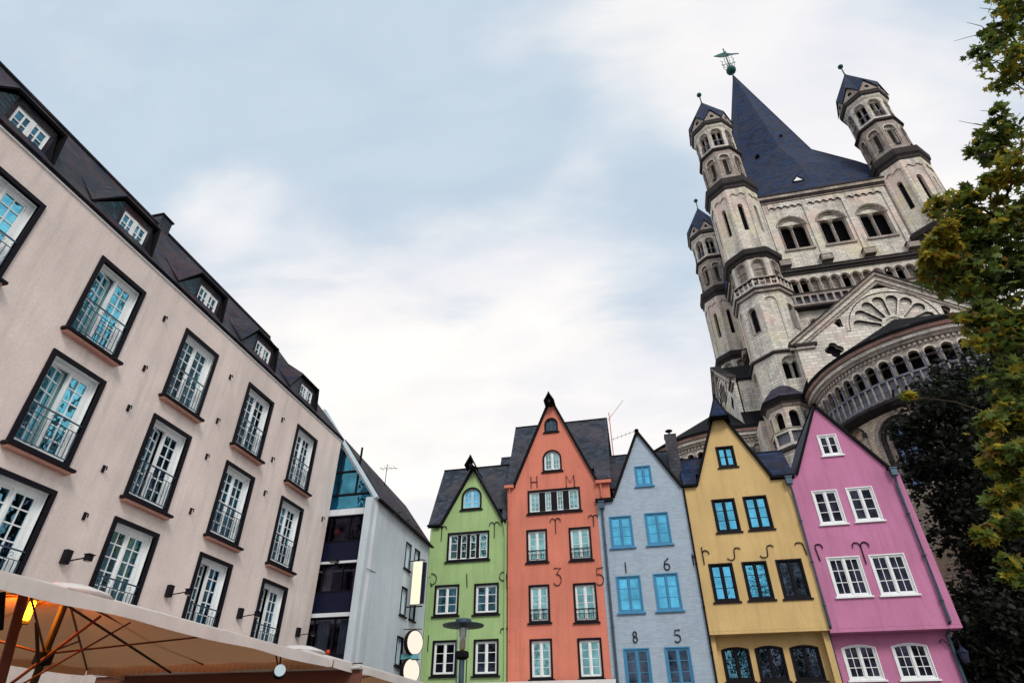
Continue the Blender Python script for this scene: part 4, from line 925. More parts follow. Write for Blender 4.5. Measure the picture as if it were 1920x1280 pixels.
for ang in (0, 90, 180, 270):
    ht = HT if ang == 0 else 7.6
    tower_side(Fr((CX+math.sin(R(ang))*ht, CY-math.cos(R(ang))*ht, 0), ang))
# ---- spire
a = MB(); rings = []
for r_ax, r_di, z in ((.05, .05, 85.0), (5.4, 5.6, 61.5), (7.6, 9.0, 55.6), (9.9, 13.2, 48.95)):
    lim = 8.15 if z < 50 else 99      # the eaves stay between the turrets on the two sides
    rings.append([Vector((CX-.3*(1 if z > 60 else 0)+max(-lim, min(lim, (r_ax if k % 2 == 0 else r_di)*math.cos(R(45*k)))), CY+(r_ax if k % 2 == 0 else r_di)*math.sin(R(45*k)), z)) for k in range(8)])
for i in range(3):
    for k in range(8): a.poly([rings[i+1][k], rings[i+1][(k+1) % 8], rings[i][(k+1) % 8], rings[i][k]], 'slateblue')
sp = a.build('spire', ch)
for k in range(1, 8, 2):
    a = MB(); a.tube([rings[0][k], rings[1][k], rings[2][k], rings[3][k]], .06, 'slateblue', 5)
    if k == 1: rb = a
    else:
        b = len(rb.v); rb.v += a.v; rb.f += [tuple(i+b for i in f) for f in a.f]; rb.m += [rb.mi('slateblue')]*len(a.f)
rb.build('hip_ribs', sp)
for (x, z, y, s_) in ((20.2, 51.2, 47.9, 1), (18.6, 60.5, 51.75, .42), (22.3, 64.3, 52.6, .35)):
    a = MB(); big = s_ == 1; q = .6*s_
    yf = y-.15
    slab(a, [(x-q, yf, z), (x, yf, z+q*1.25), (x, yf+1.3, z+q*1.25), (x-q, yf+1.3, z)], .06, 'slateblack'); slab(a, [(x+q, yf, z), (x+.002, yf, z+q*1.25), (x+.002, yf+1.3, z+q*1.25), (x+q, yf+1.3, z)], .06, 'slateblack')
    a.poly([(x-q*.75, yf+.05, z), (x+q*.75, yf+.05, z), (x, yf+.05, z+q*.95)], 'white' if big else 'slateblack'); a.build('spire_dormer', sp)
a = MB(); c_ = (CX-.3, CY, 0); a.tube([(c_[0], CY, 84.6), (c_[0], CY, 92.4)], .09, 'verdigris', 6); a.ball((c_[0], CY, 86.4), .72, 'verdigris', 12)
for k in range(8):      # iron crown over the ball
    an = R(45*k); q = [(c_[0]+math.cos(an)*r, CY+math.sin(an)*r, z) for r, z in ((.25, 87.1), (.75, 87.6), (.95, 88.3), (.7, 88.9), (1.0, 89.3))]; a.tube(q, .045, 'verdigris', 4)
a.tube([(c_[0]-1.0, CY, 88.2), (c_[0]+1.0, CY, 88.2)], .05, 'verdigris', 4)
# weather vane body (a plain fish-like plate) and pointer
a.panel(Fr((c_[0], CY, 0), 12), [(-1.9, 90.3), (-.9, 90.0), (.2, 90.25), (1.0, 90.7), (2.1, 90.9), (2.2, 91.05), (.9, 91.0), (.3, 91.15), (.25, 91.7), (-.2, 91.3), (-1.0, 90.85)], [], .05, .1, 'verdigris')
a.build('weather_vane', sp)

# ---- the three arms (front, left, right): gable, gallery apse
def arm(ang, detail=True):
    U = Vector((math.cos(R(ang)), math.sin(R(ang)), 0)); N = Vector((math.sin(R(ang)), -math.cos(R(ang)), 0)); O = Vector((CX, CY, 0))
    GW = 12.4; AC = 13.2
    F = Fr(O+N*GW, ang)          # gable plane
    a = MB(); out_ = [(-7.75, 10), (7.75, 10), (7.75, 29.15), (0, 34.85), (-7.75, 29.15)]
    # fan of eight petals
    hs = []; c0 = (0.05, 29.75)
    for i in range(8):
        t = R(11.25+22.5*i); ha = R(9.3); pts = []
        for rr, s_ in ((1.05, -1), ):
            pts.append((c0[0]+rr*math.cos(t-ha*.9), c0[1]+rr*math.sin(t-ha*.9)))
        rc = 2.62; rad = rc*math.sin(ha)*1.04
        for k in range(9):
            q = -PI/2+PI*k/8; pts.append((c0[0]+rc*math.cos(t)+rad*(math.cos(q)*math.cos(t)-math.sin(q)*math.sin(t)), c0[1]+rc*math.sin(t)+rad*(math.cos(q)*math.sin(t)+math.sin(q)*math.cos(t))))
        pts.append((c0[0]+1.05*math.cos(t+ha*.9), c0[1]+1.05*math.sin(t+ha*.9))); hs.append(pts)
    tri = [(-.62, 33.58), (.62, 33.58), (.3, 33.85), (0, 34.0), (-.3, 33.85)]
    h2 = [[(-4.1, 30.25), (-3.75, 30.25), (-3.75, 31.1), (-4.1, 31.0), (-4.35, 30.7)], [(4.35, 30.7), (4.1, 31.0), (3.75, 31.1), (3.75, 30.25), (4.1, 30.25)]][0:2]
    def quat(cx, cz, r): return [(cx+(r*(.72+.33*abs(math.cos(2*th))))*math.cos(th), cz+(r*(.72+.33*abs(math.cos(2*th))))*math.sin(th)) for th in [2*PI*k/24 for k in range(24)]]
    vq = [quat(-5.05, 28.15, .68), quat(5.05, 28.15, .68)]
    a.panel(F, out_, hs+[tri]+h2+vq, 0, .26, 'stonew', 'stonedk')  # dark reveals: shade of the petal recesses put into the stone colour
    a.panel(F, out_, [tri]+h2+vq, -.26, .3, 'stonew', sides=False)
    for q in [tri]+h2+vq: a.panel(F, q, [], -.5, .01, 'void', sides=False)
    ring = lambda r: [(c0[0]+r*math.cos(R(th)), c0[1]+r*math.sin(R(th))) for th in range(0, 181, 10)]
    a.panel(F, ring(3.62)+ring(3.42)[::-1], [], .07, .08, 'stonew'); a.panel(F, ring(3.42)+ring(3.34)[::-1], [], -.01+.012, .01, 'stonedk', sides=False)
    a.panel(F, ring(1.0)+ring(.78)[::-1], [], .09, .1, 'stonew'); a.panel(F, ring(.6)+ring(.5)[::-1], [], .05, .06, 'stonemid')
    gp = a.build('gable', ch)
    a = MB()
    for s_ in (-1, 1):
        e = Vector((s_*7.75, 29.15)); t_ = Vector((0, 34.85)); d = (t_-e).normalized(); nn = Vector((-d.y, d.x))*(1 if s_ > 0 else -1)
        if nn.y < 0: nn = -nn
        for lo, hi, w0, w1, m in ((-.62, -.5, .001, .12, 'stonemid'), (-.34, -.02, .001, .2, 'stonew'), (-.02, .2, -.2, .42, 'stonemid'), (.2, .3, -.3, .5, 'stonedk')):
            q = [e-d*.5+nn*lo, t_+nn*lo, t_+nn*hi, e-d*.5+nn*hi]; q[1] = Vector((0, 34.85+lo/d.x*abs(1)*(1 if d.x > 0 else -1))); q[2] = Vector((0, 34.85+hi/abs(d.x)))
            q[1] = Vector((0, 34.85+lo/abs(d.x)))
            pl = [(v.x, v.y) for v in q]; 
            if s_ > 0: pl = pl[::-1]
            a.panel(F, pl, [], w1, w1-w0, m)
        a.box(F, min(s_*6.2, s_*8.3), max(s_*6.2, s_*8.3), 28.75, 29.0, .001, .3, 'stonedk'); a.box(F, min(s_*6.4, s_*8.3), max(s_*6.4, s_*8.3), 28.5, 28.75, .001, .2, 'stonemid')
    a.build('gable_coping', gp)
    # arm body and roof
    for s_ in (-1, 1): a = MB(); a.box(F, min(s_*7.45, s_*7.75), max(s_*7.45, s_*7.75), 10, 29.15, -5.0, -.4, 'stone'); a.build('arm_wall', ch)
    a = MB()
    for s_ in (-1, 1): slab(a, [F.p(s_*8.0, 29.0, -.3), F.p(s_*.002, 34.95, -.3), F.p(s_*.002, 34.95, -5.0), F.p(s_*8.0, 29.0, -5.0)], .15, 'slateblack')
    a.build('arm_roof', ch)
    # apse: facets along straight bay, half circle, straight bay
    A = Fr(O+N*AC, ang)
    RW = 7.85; step = 6.6; n_ = 27; step = 180/n_
    def cyl(r0):     # map (theta degrees 0..180 from +u over the front to -u ... as arc length) to world
        return lambda u, v, w: A.p(0, 0)+Vector((0, 0, v))+(U*math.cos(u/RW)+N*math.sin(u/RW))*(r0+w)
    L = PI*RW
    lower = MB()
    def th2u(th): return (th-180)/180*PI*RW       # th: 180..360 compass used while measuring; N side is 270
    # measured angle 180 is -u side; convert so that u grows from +u: use mirrored parameter
    wins_ = []; blind = []
    for th in (225, 270, 315): wins_.append(th)
    for th in (204.5, 247.5, 292.5, 335.5): blind.append(th)
    P3 = lambda w0: (lambda u, v, w: A.p(0, 0)+Vector((0, 0, v))+(U*math.cos(u/RW-PI)-N*math.sin(u/RW-PI))*(RW+w0+w))
    # u from 0 (left, -U) to L (right, +U)
    big = [arch((th-180)/180*L, 1.62, 14.6, 19.35, 12) for th in wins_]; sm_ = [arch((th-180)/180*L, .6, 15.4, 19.25, 8) for th in blind]
    ex = [(L*i/36, z) for i in range(1, 36) for z in (4, 9, 13, 14.2, 19.5)]
    o_ = [(L*i/36, 0) for i in range(37)]+[(L*i/36, 19.7) for i in range(36, -1, -1)]
    lower.panel(F, o_, big+sm_, 0, .3, 'tuff', sides=False, F3=P3(0), extra=ex)
    for th in wins_:
        c = (th-180)/180*L
        for j, (hw, w0) in enumerate(((1.62, -.02), (1.36, -.22), (1.12, -.42))):
            lower.panel(F, arch(c, hw, 14.6, 19.35-(1.62-hw), 12), [arch(c, hw-.26, 14.6+.01, 19.35-(1.62-hw)-.26, 12)], w0, .25, 'stonemid' if j % 2 == 0 else 'stonedk', F3=P3(0))
            for s_ in (-1, 1): pass
        lower.panel(F, arch(c, .88, 14.6, 18.6, 10), [], -.75, .01, 'g_church', sides=False, F3=P3(0)); lower.panel(F, arch(c, .88, 14.6, 18.6, 10), [], -1.2, .01, 'void', sides=False, F3=P3(0))
        for k in range(-1, 2): lower.panel(F, rect(c+k*.44-.03, 14.6, c+k*.44+.03, 18.3), [], -.7, .05, 'stonedk', F3=P3(0))
        for k in range(4): lower.panel(F, rect(c-.86, 15.4+k*.85, c+.86, 15.46+k*.85), [], -.7, .05, 'stonedk', F3=P3(0))
    for th in blind:
        c = (th-180)/180*L; lower.panel(F, arch(c, .62, 15.38, 19.28, 8), [], -.28, .01, 'tuff', sides=False, F3=P3(0))
        lower.panel(F, arch(c, .76, 18.5, 19.42, 8), [arch(c, .62, 18.4, 19.28, 8)], .06, .07, 'stonedk', F3=P3(0))
        for s_ in (-1, 1): lower.tube([P3(0)(c+s_*.68, 15.2, .05), P3(0)(c+s_*.68, 18.5, .05)], .09, 'stonemid', 6); lower.tube([P3(0)(c+s_*.68, 18.45, .05), P3(0)(c+s_*.68, 18.75, .05)], .16, 'stonedk', 6)
    for s_ in (-1, 1): lower.box(A, min(s_*(RW-.3), s_*RW), max(s_*(RW-.3), s_*RW), 0, 19.7, -4.2, 0, 'tuff')
    lp = lower.build('apse_wall', ch)
    # facets helper
    def facets(Rr, z=0):
        for i in range(n_):
            mid = R(180+step*(i+.5)); dirv = -(U*-math.cos(mid))*1  # placeholder replaced below
            d = U*math.cos(mid)+N*(-math.sin(mid)); an = math.degrees(math.atan2(d.x, -d.y)); hw = Rr*math.sin(R(step/2))
            yield i, Fr(A.p(0, 0)+d*(Rr*math.cos(R(step/2))), an), hw
    straight = []
    for s_ in (-1, 1):
        d = U*s_; an = math.degrees(math.atan2(d.x, -d.y))
        for i in range(4): straight.append((100+i, Fr(A.p(0, 0)+d*7.9-N*(.5+.92*i), an), .46))
    def allf(Rr):
        for q in facets(Rr): yield q
        for q in straight: yield (q[0], Fr(q[1].o+q[1].n*(Rr-7.9), q[1].a), q[2])
    a = MB()
    for i, G, hw in allf(7.9):
        a.panel(G, rect(-hw, 21.0, hw, 23.3), [arch(0, .31, 21.02, 22.72, 8)], 0, .3, 'stonemid', sides=False)
        a.panel(G, arch(0, .41, 22.2, 22.84, 8), [arch(0, .32, 22.1, 22.73, 8)], .06, .07, 'stone')
        G2 = G.at(hw, 0); column(a, G2, 0, 20.9, 22.35, .075, 'balus', -.1); column(a, G2, 0, 20.9, 22.35, .075, 'balus', .08)
        a.box(G2, -.12, .12, 22.35, 22.5, -.3, .16, 'stonemid')
        # dentil frieze
        for k in range(3): a.box(G, -hw+.08+k*.31, -hw+.24+k*.31, 23.0, 23.22, .001, .12, 'stonemid')
    a.build('apse_arcade', ch)
    a = MB()
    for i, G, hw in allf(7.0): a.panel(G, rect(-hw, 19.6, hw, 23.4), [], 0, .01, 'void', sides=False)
    a.build('apse_gallery_back', ch)
    a = MB(); prof = [(7.95, 23.25), (8.05, 23.28, 'stonemid'), (8.08, 23.45, 'stonemid'), (8.25, 23.5, 'stonew'), (8.28, 23.72, 'stonew'), (8.42, 23.76, 'soffit2'), (8.5, 23.98, 'soffit2'), (8.58, 24.0, 'stonedk'), (8.62, 24.18, 'slateblack'), (8.0, 24.26, 'slateblack')]
    def sweep(mb, prof):
        pts = [A.p(0, 0)-U*1-N*4.2]; 
        for i in range(len(prof)-1):
            (r0, z0), (r1, z1) = prof[i][:2], prof[i+1][:2]; m = prof[i+1][2]
            line = []
            for rr, z in ((r0, z0), (r1, z1)):
                q = [A.p(-rr, z, -4.2)]+[A.p(0, 0)+Vector((0, 0, z))+(U*math.cos(R(180+step*k))-N*math.sin(R(180+step*k)))*rr for k in range(n_+1)]+[A.p(rr, z, -4.2)]
                line.append(q)
            for k in range(len(line[0])-1): mb.poly([line[0][k], line[0][k+1], line[1][k+1], line[1][k]], m)
    sweep(a, prof); a.build('apse_cornice', ch)
    a = MB(); sweep(a, [(7.8, 19.35), (8.15, 19.45, 'stonedk'), (8.55, 19.62, 'stonedk'), (8.6, 19.8, 'stonedk'), (8.5, 19.86, 'stonedk'), (7.0, 19.9, 'stonemid')])
    post = MB()
    for i, G, hw in allf(8.42):
        hs_ = [rect(-hw+.07, 20.1, -.05, 20.98), rect(.05, 20.1, hw-.07, 20.98)]
        a.panel(G, rect(-hw, 19.86, hw, 21.0), hs_, 0, .12, 'balus'); a.panel(G, rect(-hw, 20.05, hw, 21.0), [], -.07, .01, 'balus', sides=False)
        a.box(G, -hw-.02, hw+.02, 21.0, 21.14, -.16, .06, 'balus'); 
        for u in (0, hw): a.box(G, u-.05, u+.05, 19.95, 21.0, .001, .06, 'stonemid')
    a.build('apse_balustrade', ch)
    # roof: half cone plus ridge back to the gable
    a = MB(); rim = [A.p(-8.62, 24.19, -.8)]+[A.p(0, 0)+Vector((0, 0, 24.19))+(U*math.cos(R(180+step*k))-N*math.sin(R(180+step*k)))*8.62 for k in range(n_+1)]+[A.p(8.62, 24.19, -.8)]
    ap_ = A.p(0, 30.2, -.6)
    for k in range(len(rim)-1): a.poly([rim[k], rim[k+1], ap_], 'slateblack')
    for s_ in (-1, 1): slab(a, [A.p(s_*8.62, 24.2, -.8), A.p(s_*7.7, 25.9, -.8), A.p(s_*7.7, 25.9, -4.4), A.p(s_*8.62, 24.2, -4.4)], .05, 'slateblack')
    a.build('apse_roof', ch)
M['g_church'] = mat('church_glass', fn=f_glass((.12, .17, .34), .5, (.2, .2, .3)))
M['soffit2'] = mat('reddish_cornice_stone', (.34, .22, .19), .9, fn=f_stone(.8, .3, .3, .8))
for ang in (0, -90, 90): arm(ang)
# ---- small stair turret in the corner between front and left arm
M['slatepurple'] = mat('purple_slate', (.028, .022, .045), .6, fn=f_slate(.3, .2)); a = MB(); sx, sy = 11.9, 45.6
for k, F, hw in oct_faces(sx, sy, 1.55):
    a.panel(F, rect(-hw, 0, hw, 23.6), [arch(0, .34, 21.2, 23.1, 6)], 0, .25, 'stone'); a.panel(F, arch(0, .36, 20.9, 23.15), [], -.5, .01, 'void', sides=False)
st = a.build('stair_turret', ch)
a = MB()
for k, F, hw in oct_faces(sx, sy, 1.75):
    a.panel(F, rect(-hw, 20.2, hw, 21.5), [rect(-hw+.12, 20.45, hw-.12, 21.3)], 0, .12, 'stonew'); a.box(F, -hw-.02, hw+.02, 21.5, 21.6, -.15, .05, 'stonemid'); a.box(F, -hw-.02, hw+.02, 19.95, 20.2, -.3, .04, 'stonedk'); a.panel(F, rect(-hw, 20.3, hw, 21.4), [], -.18, .01, 'balus', sides=False)
a.build('balustrade', st)
a = MB(); oct_ring(a, sx, sy, [(1.5, 23.3), (1.6, 23.4, 'stonemid'), (1.75, 23.6, 'stonemid'), (1.8, 23.8, 'stonedk'), (2.0, 23.95, 'stonedk'), (2.02, 24.15, 'slateblack')], 'stonemid'); a.build('cornice', st)
a = MB(); oct_ring(a, sx, sy, [(2.05, 24.16), (.9, 25.5, 'slatepurple'), (.02, 26.0, 'slatepurple')], 'slatepurple'); a.build('turret_roof', st)
a = MB(); a.box(Fr(Z0), 9.8, 13.4, 0, 23.4, -48.6, -46.3, 'stone'); a.build('corner_wall', ch)

# ------------------------------------------------------------------ parasols
M['redlitbar'] = mat('red_lit_bar', (.16, .05, .03), .6, fn=f_metal); M['fascia'] = mat('rust_fascia', (.16, .07, .05), .8, fn=f_plain)  # bars tinted dark red, the heater glow put into their colour
def bar(name, parent, p, q, r, m, n=6):
    a = MB(); a.tube([p, q], r, m, n); return a.build(name, parent)
def parasol(cx, cy, hx, hy, ze, za, label, hub=True):
    t = thing('parasol', (cx, cy, 0), label, 'parasol', 'cream market parasols in front of the pinkish building')
    a = MB(); ap_ = Vector((cx, cy, za)); N = 14
    # four sagging canvas quarters, outer skin and brown lining
    cs = [Vector((cx-hx, cy-hy, ze)), Vector((cx+hx, cy-hy, ze)), Vector((cx+hx, cy+hy, ze)), Vector((cx-hx, cy+hy, ze))]
    li = MB()
    for k in range(4):
        c0, c1 = cs[k], cs[(k+1) % 4]
        def P(i, j, off=0):
            s_, e = i/N, j/N; q = c0.lerp(c1, e); v = ap_.lerp(q, s_); v = v.copy()
            v.z -= .10*math.sin(PI*s_)*1.0*math.sin(PI*e); v.z -= off; return v
        for i in range(N):
            for j in range(N):
                a.poly([P(i, j), P(i+1, j), P(i+1, j+1), P(i, j+1)], 'canvas'); li.poly([P(i, j, .015), P(i, j+1, .015), P(i+1, j+1, .015), P(i+1, j, .015)], 'canvasin')
        d = (c1-c0).normalized(); nn = Vector((d.y, -d.x, 0)); L = (c1-c0).length; M_ = 40
        for i in range(M_):      # hanging valance with a soft wave
            f0, f1 = i/M_, (i+1)/M_; w0, w1 = .012*math.sin(f0*31), .012*math.sin(f1*31)
            q = [c0+d*L*f0+nn*(.01+w0), c0+d*L*f1+nn*(.01+w1)]; lo = [q[0]-Vector((0, 0, .15+.012*math.sin(f0*17)))+nn*.01, q[1]-Vector((0, 0, .15+.012*math.sin(f1*17)))+nn*.02]
            a.poly([lo[0], lo[1], q[1], q[0]], 'canvas'); li.poly([lo[0]-nn*.008, q[0]-nn*.008, q[1]-nn*.008, lo[1]-nn*.008], 'canvasin')
    a.lathe((cx, cy, za-.09), [(.6, -.02), (.56, .02), (.3, .10), (.1, .13)], 'canvas', 16)
    a.build('canopy', t, True); li.build('lining', t, True)
    for k in range(4): 
        d = ap_-cs[k]; bar('rib', t, cs[k]-Vector((0, 0, .05)), ap_-Vector((0, 0, .12)), .018, 'redlitbar')
        mid = cs[k].lerp(ap_, .45)-Vector((0, 0, .07)); bar('strut', t, mid, (cx, cy, ze-.25), .015, 'redlitbar')
        e = (cs[k]+cs[(k+1) % 4])/2; bar('rib', t, e-Vector((0, 0, .03)), ap_-Vector((0, 0, .12)), .014, 'redlitbar')
    a = MB(); a.tube([(cx, cy, .1), (cx, cy, za-.05)], .05, 'bark', 10); a.lathe((cx, cy, ze-.4), [(.06, 0), (.12, .02), (.12, .16), (.06, .2)], 'iron', 10); a.build('mast', t)
    a = MB(); a.box(Fr((cx, cy, 0)), -.5, .5, .001, .1, -.5, .5, 'iron'); a.build('base', t)
    return t
parasol(-8.6, 7.75, 2.6, 3.4, 3.02, 3.66, 'cream market parasol with a brown lining, its edge crossing the lower left corner')
parasol(-8.5, 14.35, 2.55, 3.1, 3.03, 3.68, 'cream market parasol behind the first, ending in front of the green house')
# patio heater with glowing element under the first parasol
t = thing('patio_heater', (-8.9, 7.55, 0), 'glowing orange patio heater under the cream parasol at the lower left edge', 'heater')
a = MB(); a.tube([(-8.95, 7.5, .05), (-8.95, 7.5, 3.2)], .02, 'bark', 8); a.build('pole', t)
a = MB(); D = Fr((-8.9, 7.5, 3.44), 70); a.box(D, -.05, .05, .0, .07, -.05, .05, 'iron'); a.box(D, -.05, .05, -.31, -.27, -.05, .05, 'iron'); a.build('housing', t)
a = MB(); a.lathe((-8.9, 7.5, 3.17), [(.035, 0), (.045, .02), (.045, .25), (.035, .27)], 'heat', 8); a.build('element', t)
hl_d = bpy.data.lights.new("heater_light", 'POINT'); hl_d.energy = 60; hl_d.color = (1, .30, .02); hl_d.shadow_soft_size = .08
hl = bpy.data.objects.new("heater_light", hl_d); COL.objects.link(hl); hl.parent = t; hl.location = Vector((-8.78, 7.42, 3.3))-Vector((-8.9, 7.55, 0))
# struts of the parasols and the beam behind
t = thing('awning_frame', (-8, 8, 0), 'thin crossing dark struts under the brown lining of the near parasol', 'frame')
for name, p, q, r, m in (('brace', (-8.3, 7.16, 2.35), (-8.3, 8.16, 3.32), .022, 'redlitbar'), ('brace', (-8.3, 7.34, 2.37), (-8.3, 8.77, 3.33), .015, 'redlitbar'), ('brace', (-8.3, 7.52, 3.36), (-8.3, 9.99, 2.74), .018, 'bark'),
                         ('post', (-8.3, 7.16, 3.08), (-8.3, 7.44, 2.6), .022, 'bark'), ('post', (-8.3, 6.51, 3.36), (-8.3, 6.71, 2.91), .035, 'black'), ('arm', (-8.3, 7.01, 2.34), (-8.3, 6.82, 3.36), .06, 'redlitbar')):
    bar(name, t, p, q, r, m, 8)
t = thing('cross_beam', (-7.5, 12, 0), 'pale horizontal beam with a rusty fascia under the parasols', 'beam')
bar('rail', t, (-11.8, 12, 2.98), (-5.75, 12, 2.95), .035, 'steelw', 8); bar('rail', t, (-11.8, 12.05, 2.98+.1), (-5.75, 12.05, 2.95+.08), .012, 'bark', 6)
a = MB(); D = Fr((0, 12.1, 0)); a.box(D, -11.8, -5.75, 1.9, 2.98-.045, 0, .05, 'fascia'); a.build('fascia', t)
bar('post', t, (-11.7, 12.15, 0), (-11.7, 12.15, 2.98-.05), .05, 'iron', 8); bar('post', t, (-5.85, 12.15, 0), (-5.85, 12.15, 2.98-.05), .05, 'iron', 8)
t = thing('spot_light', (-6.05, 9.7, 2.66), 'round white and black spot light hanging under the parasol edge', 'spot light')
sp_ = (-6.05, 9.7, 2.66); a = MB(); a.tube([(-6.15, 9.62, 2.98), sp_], .012, 'iron', 5); a.tube([(-6.15, 9.82, 2.98), sp_], .012, 'iron', 5); a.build('bracket', t)
a = MB(); a.ball(sp_, .10, 'black', 12); a.build('housing', t); a = MB(); D = Fr((sp_[0]+.055, sp_[1]-.07, sp_[2]+.02), 35); a.panel(D, [(.085*math.cos(k*PI/8), .085*math.sin(k*PI/8)) for k in range(16)], [], .02, .05, 'palepaint'); a.build('lens', t)

# ------------------------------------------------------------------ street lamp
lx, ly = -4.34, 14.0
t = thing('street_lamp', (lx, ly, 0), 'street lamp with a flat disc shade and amber core in front of the green house', 'street lamp')
a = MB(); a.lathe((lx, ly, 0), [(.12, 0), (.12, .5), (.06, .55), (.06, 3.28)], 'zinc', 12); a.build('pole', t)
for s_ in (-1, 1): bar('support_rod', t, (lx+s_*.11, ly, 2.2), (lx+s_*.11, ly, 3.36), .014, 'zinc')
a = MB(); a.lathe((lx, ly, 3.26), [(.07, 0), (.15, .05), (.15, .14), (.12, .17)], 'slateblack', 14); a.build('collar', t)
a = MB(); a.lathe((lx, ly, 3.45), [(.145, 0), (.145, .46)], 'lampglass', 14, caps=False); a.build('glass', t, True)
a = MB(); a.lathe((lx, ly, 3.45), [(.05, 0), (.07, .12), (.05, .24), (.08, .3), (.08, .46)], 'amber', 10); a.build('lamp_core', t)
a = MB(); a.lathe((lx, ly, 3.91), [(.14, 0), (.46, .02), (.47, .045), (.18, .09), (.18, .15), (.15, .17)], 'zinc', 28); a.build('disc_shade', t)

# shop awning on the ground floor of the houses
t = thing('shop_awning', (-6.5, 29.5, 4), 'pale flat awning along the foot of the green and red houses', 'awning')
a = MB(); slab(a, [(-11.3, 28.6, 3.5), (-2.3, 28.6, 3.5), (-2.3, 30.9, 4.3), (-11.3, 30.9, 4.3)], .03, 'canvas'); a.build('canopy', t)
a = MB(); a.box(Fr((0, 28.6, 0)), -11.3, -2.3, 3.24, 3.48, -.02, 0, 'canvas'); a.build('valance', t)
a = MB()
for x in (-11.2, -8.2, -5.2, -2.4): a.tube([(x, 28.65, 3.46), (x, 30.95, 4.18)], .025, 'iron', 5)
a.build('arms', t)

# ------------------------------------------------------------------ trees
LEAF = [(0, 1.0), (16, .62), (28, .60), (48, .92), (60, .52), (78, .50), (100, .78), (120, .42), (150, .46), (180, .12)]
LP = [(math.sin(R(a_))*r_, math.cos(R(a_))*r_) for a_, r_ in LEAF]+[(-math.sin(R(a_))*r_, math.cos(R(a_))*r_) for a_, r_ in LEAF[-2:0:-1]]
SLEAF = [(0, .7), (.28, .25), (.3, -.1), (0, -.45), (-.3, -.1), (-.28, .25)]
def crown(name, parent, clumps, size, mats, shape, rnd, droop=.5):
    """clumps: (centre, radius, count, material index choice). One leaf mesh; every leaf is its own small star face"""
    V = []; Fc = []; MI = []
    for (c, r, n_, mw) in clumps:
        subs = [(Vector((rnd.gauss(0, 1), rnd.gauss(0, 1), rnd.gauss(0, 1)*.8)).normalized()*r*rnd.uniform(.25, .95), rnd.uniform(.16, .42)*r) for _ in range(max(4, int(n_/28)))]
        for i in range(n_):
            sc_, sr = rnd.choice(subs); p = Vector(c)+sc_+Vector((rnd.gauss(0, .5), rnd.gauss(0, .5), rnd.gauss(0, .4)))*sr
            s_ = size*rnd.choice((.45, .7, .9, 1.05, 1.25))*rnd.uniform(.85, 1.1)
            nrm = Vector((rnd.gauss(0, .55), rnd.gauss(0, .55)-.25, rnd.uniform(.15, 1))).normalized()
            a_ = nrm.cross(Vector((rnd.gauss(0, 1), rnd.gauss(0, 1), rnd.gauss(0, 1)))).normalized(); b_ = nrm.cross(a_)
            b = len(V); curl = rnd.uniform(-.25, .15)
            for (x, y) in shape: V.append(tuple(p+a_*x*s_+b_*y*s_+nrm*(curl*s_*(x*x+y*y))))
            Fc.append(tuple(range(b, b+len(shape)))); MI.append(rnd.choices(range(len(mats)), mw)[0])
    me = bpy.data.meshes.new(name); me.from_pydata([tuple(Vector(v)-root_loc(parent)) for v in V], [], Fc)
    for m in mats: me.materials.append(m)
    me.polygons.foreach_set('material_index', MI); me.update()
    o = bpy.data.objects.new(name, me); COL.objects.link(o); o.parent = parent; return o
def leafmat(n_, c, st): return mat(n_, c, .55, spec=.3, fn=f_leaf(st, 1.5))
lm = [leafmat('maple_green', (.15, .23, .05), [(.3, (.10, .16, .035)), (.7, (.24, .32, .06))]),
      leafmat('maple_yellow', (.42, .34, .04), [(.3, (.30, .28, .03)), (.7, (.58, .42, .04))]),
      leafmat('maple_rust', (.26, .14, .03), [(.3, (.2, .14, .025)), (.7, (.34, .16, .03))]),
      leafmat('maple_dark', (.08, .12, .03), [(.3, (.05, .075, .02)), (.7, (.11, .15, .04))])]
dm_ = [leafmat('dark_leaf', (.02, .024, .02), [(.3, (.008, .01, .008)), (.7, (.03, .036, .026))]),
       leafmat('dark_leaf_green', (.05, .07, .03), [(.3, (.02, .032, .014)), (.7, (.06, .085, .03))])]
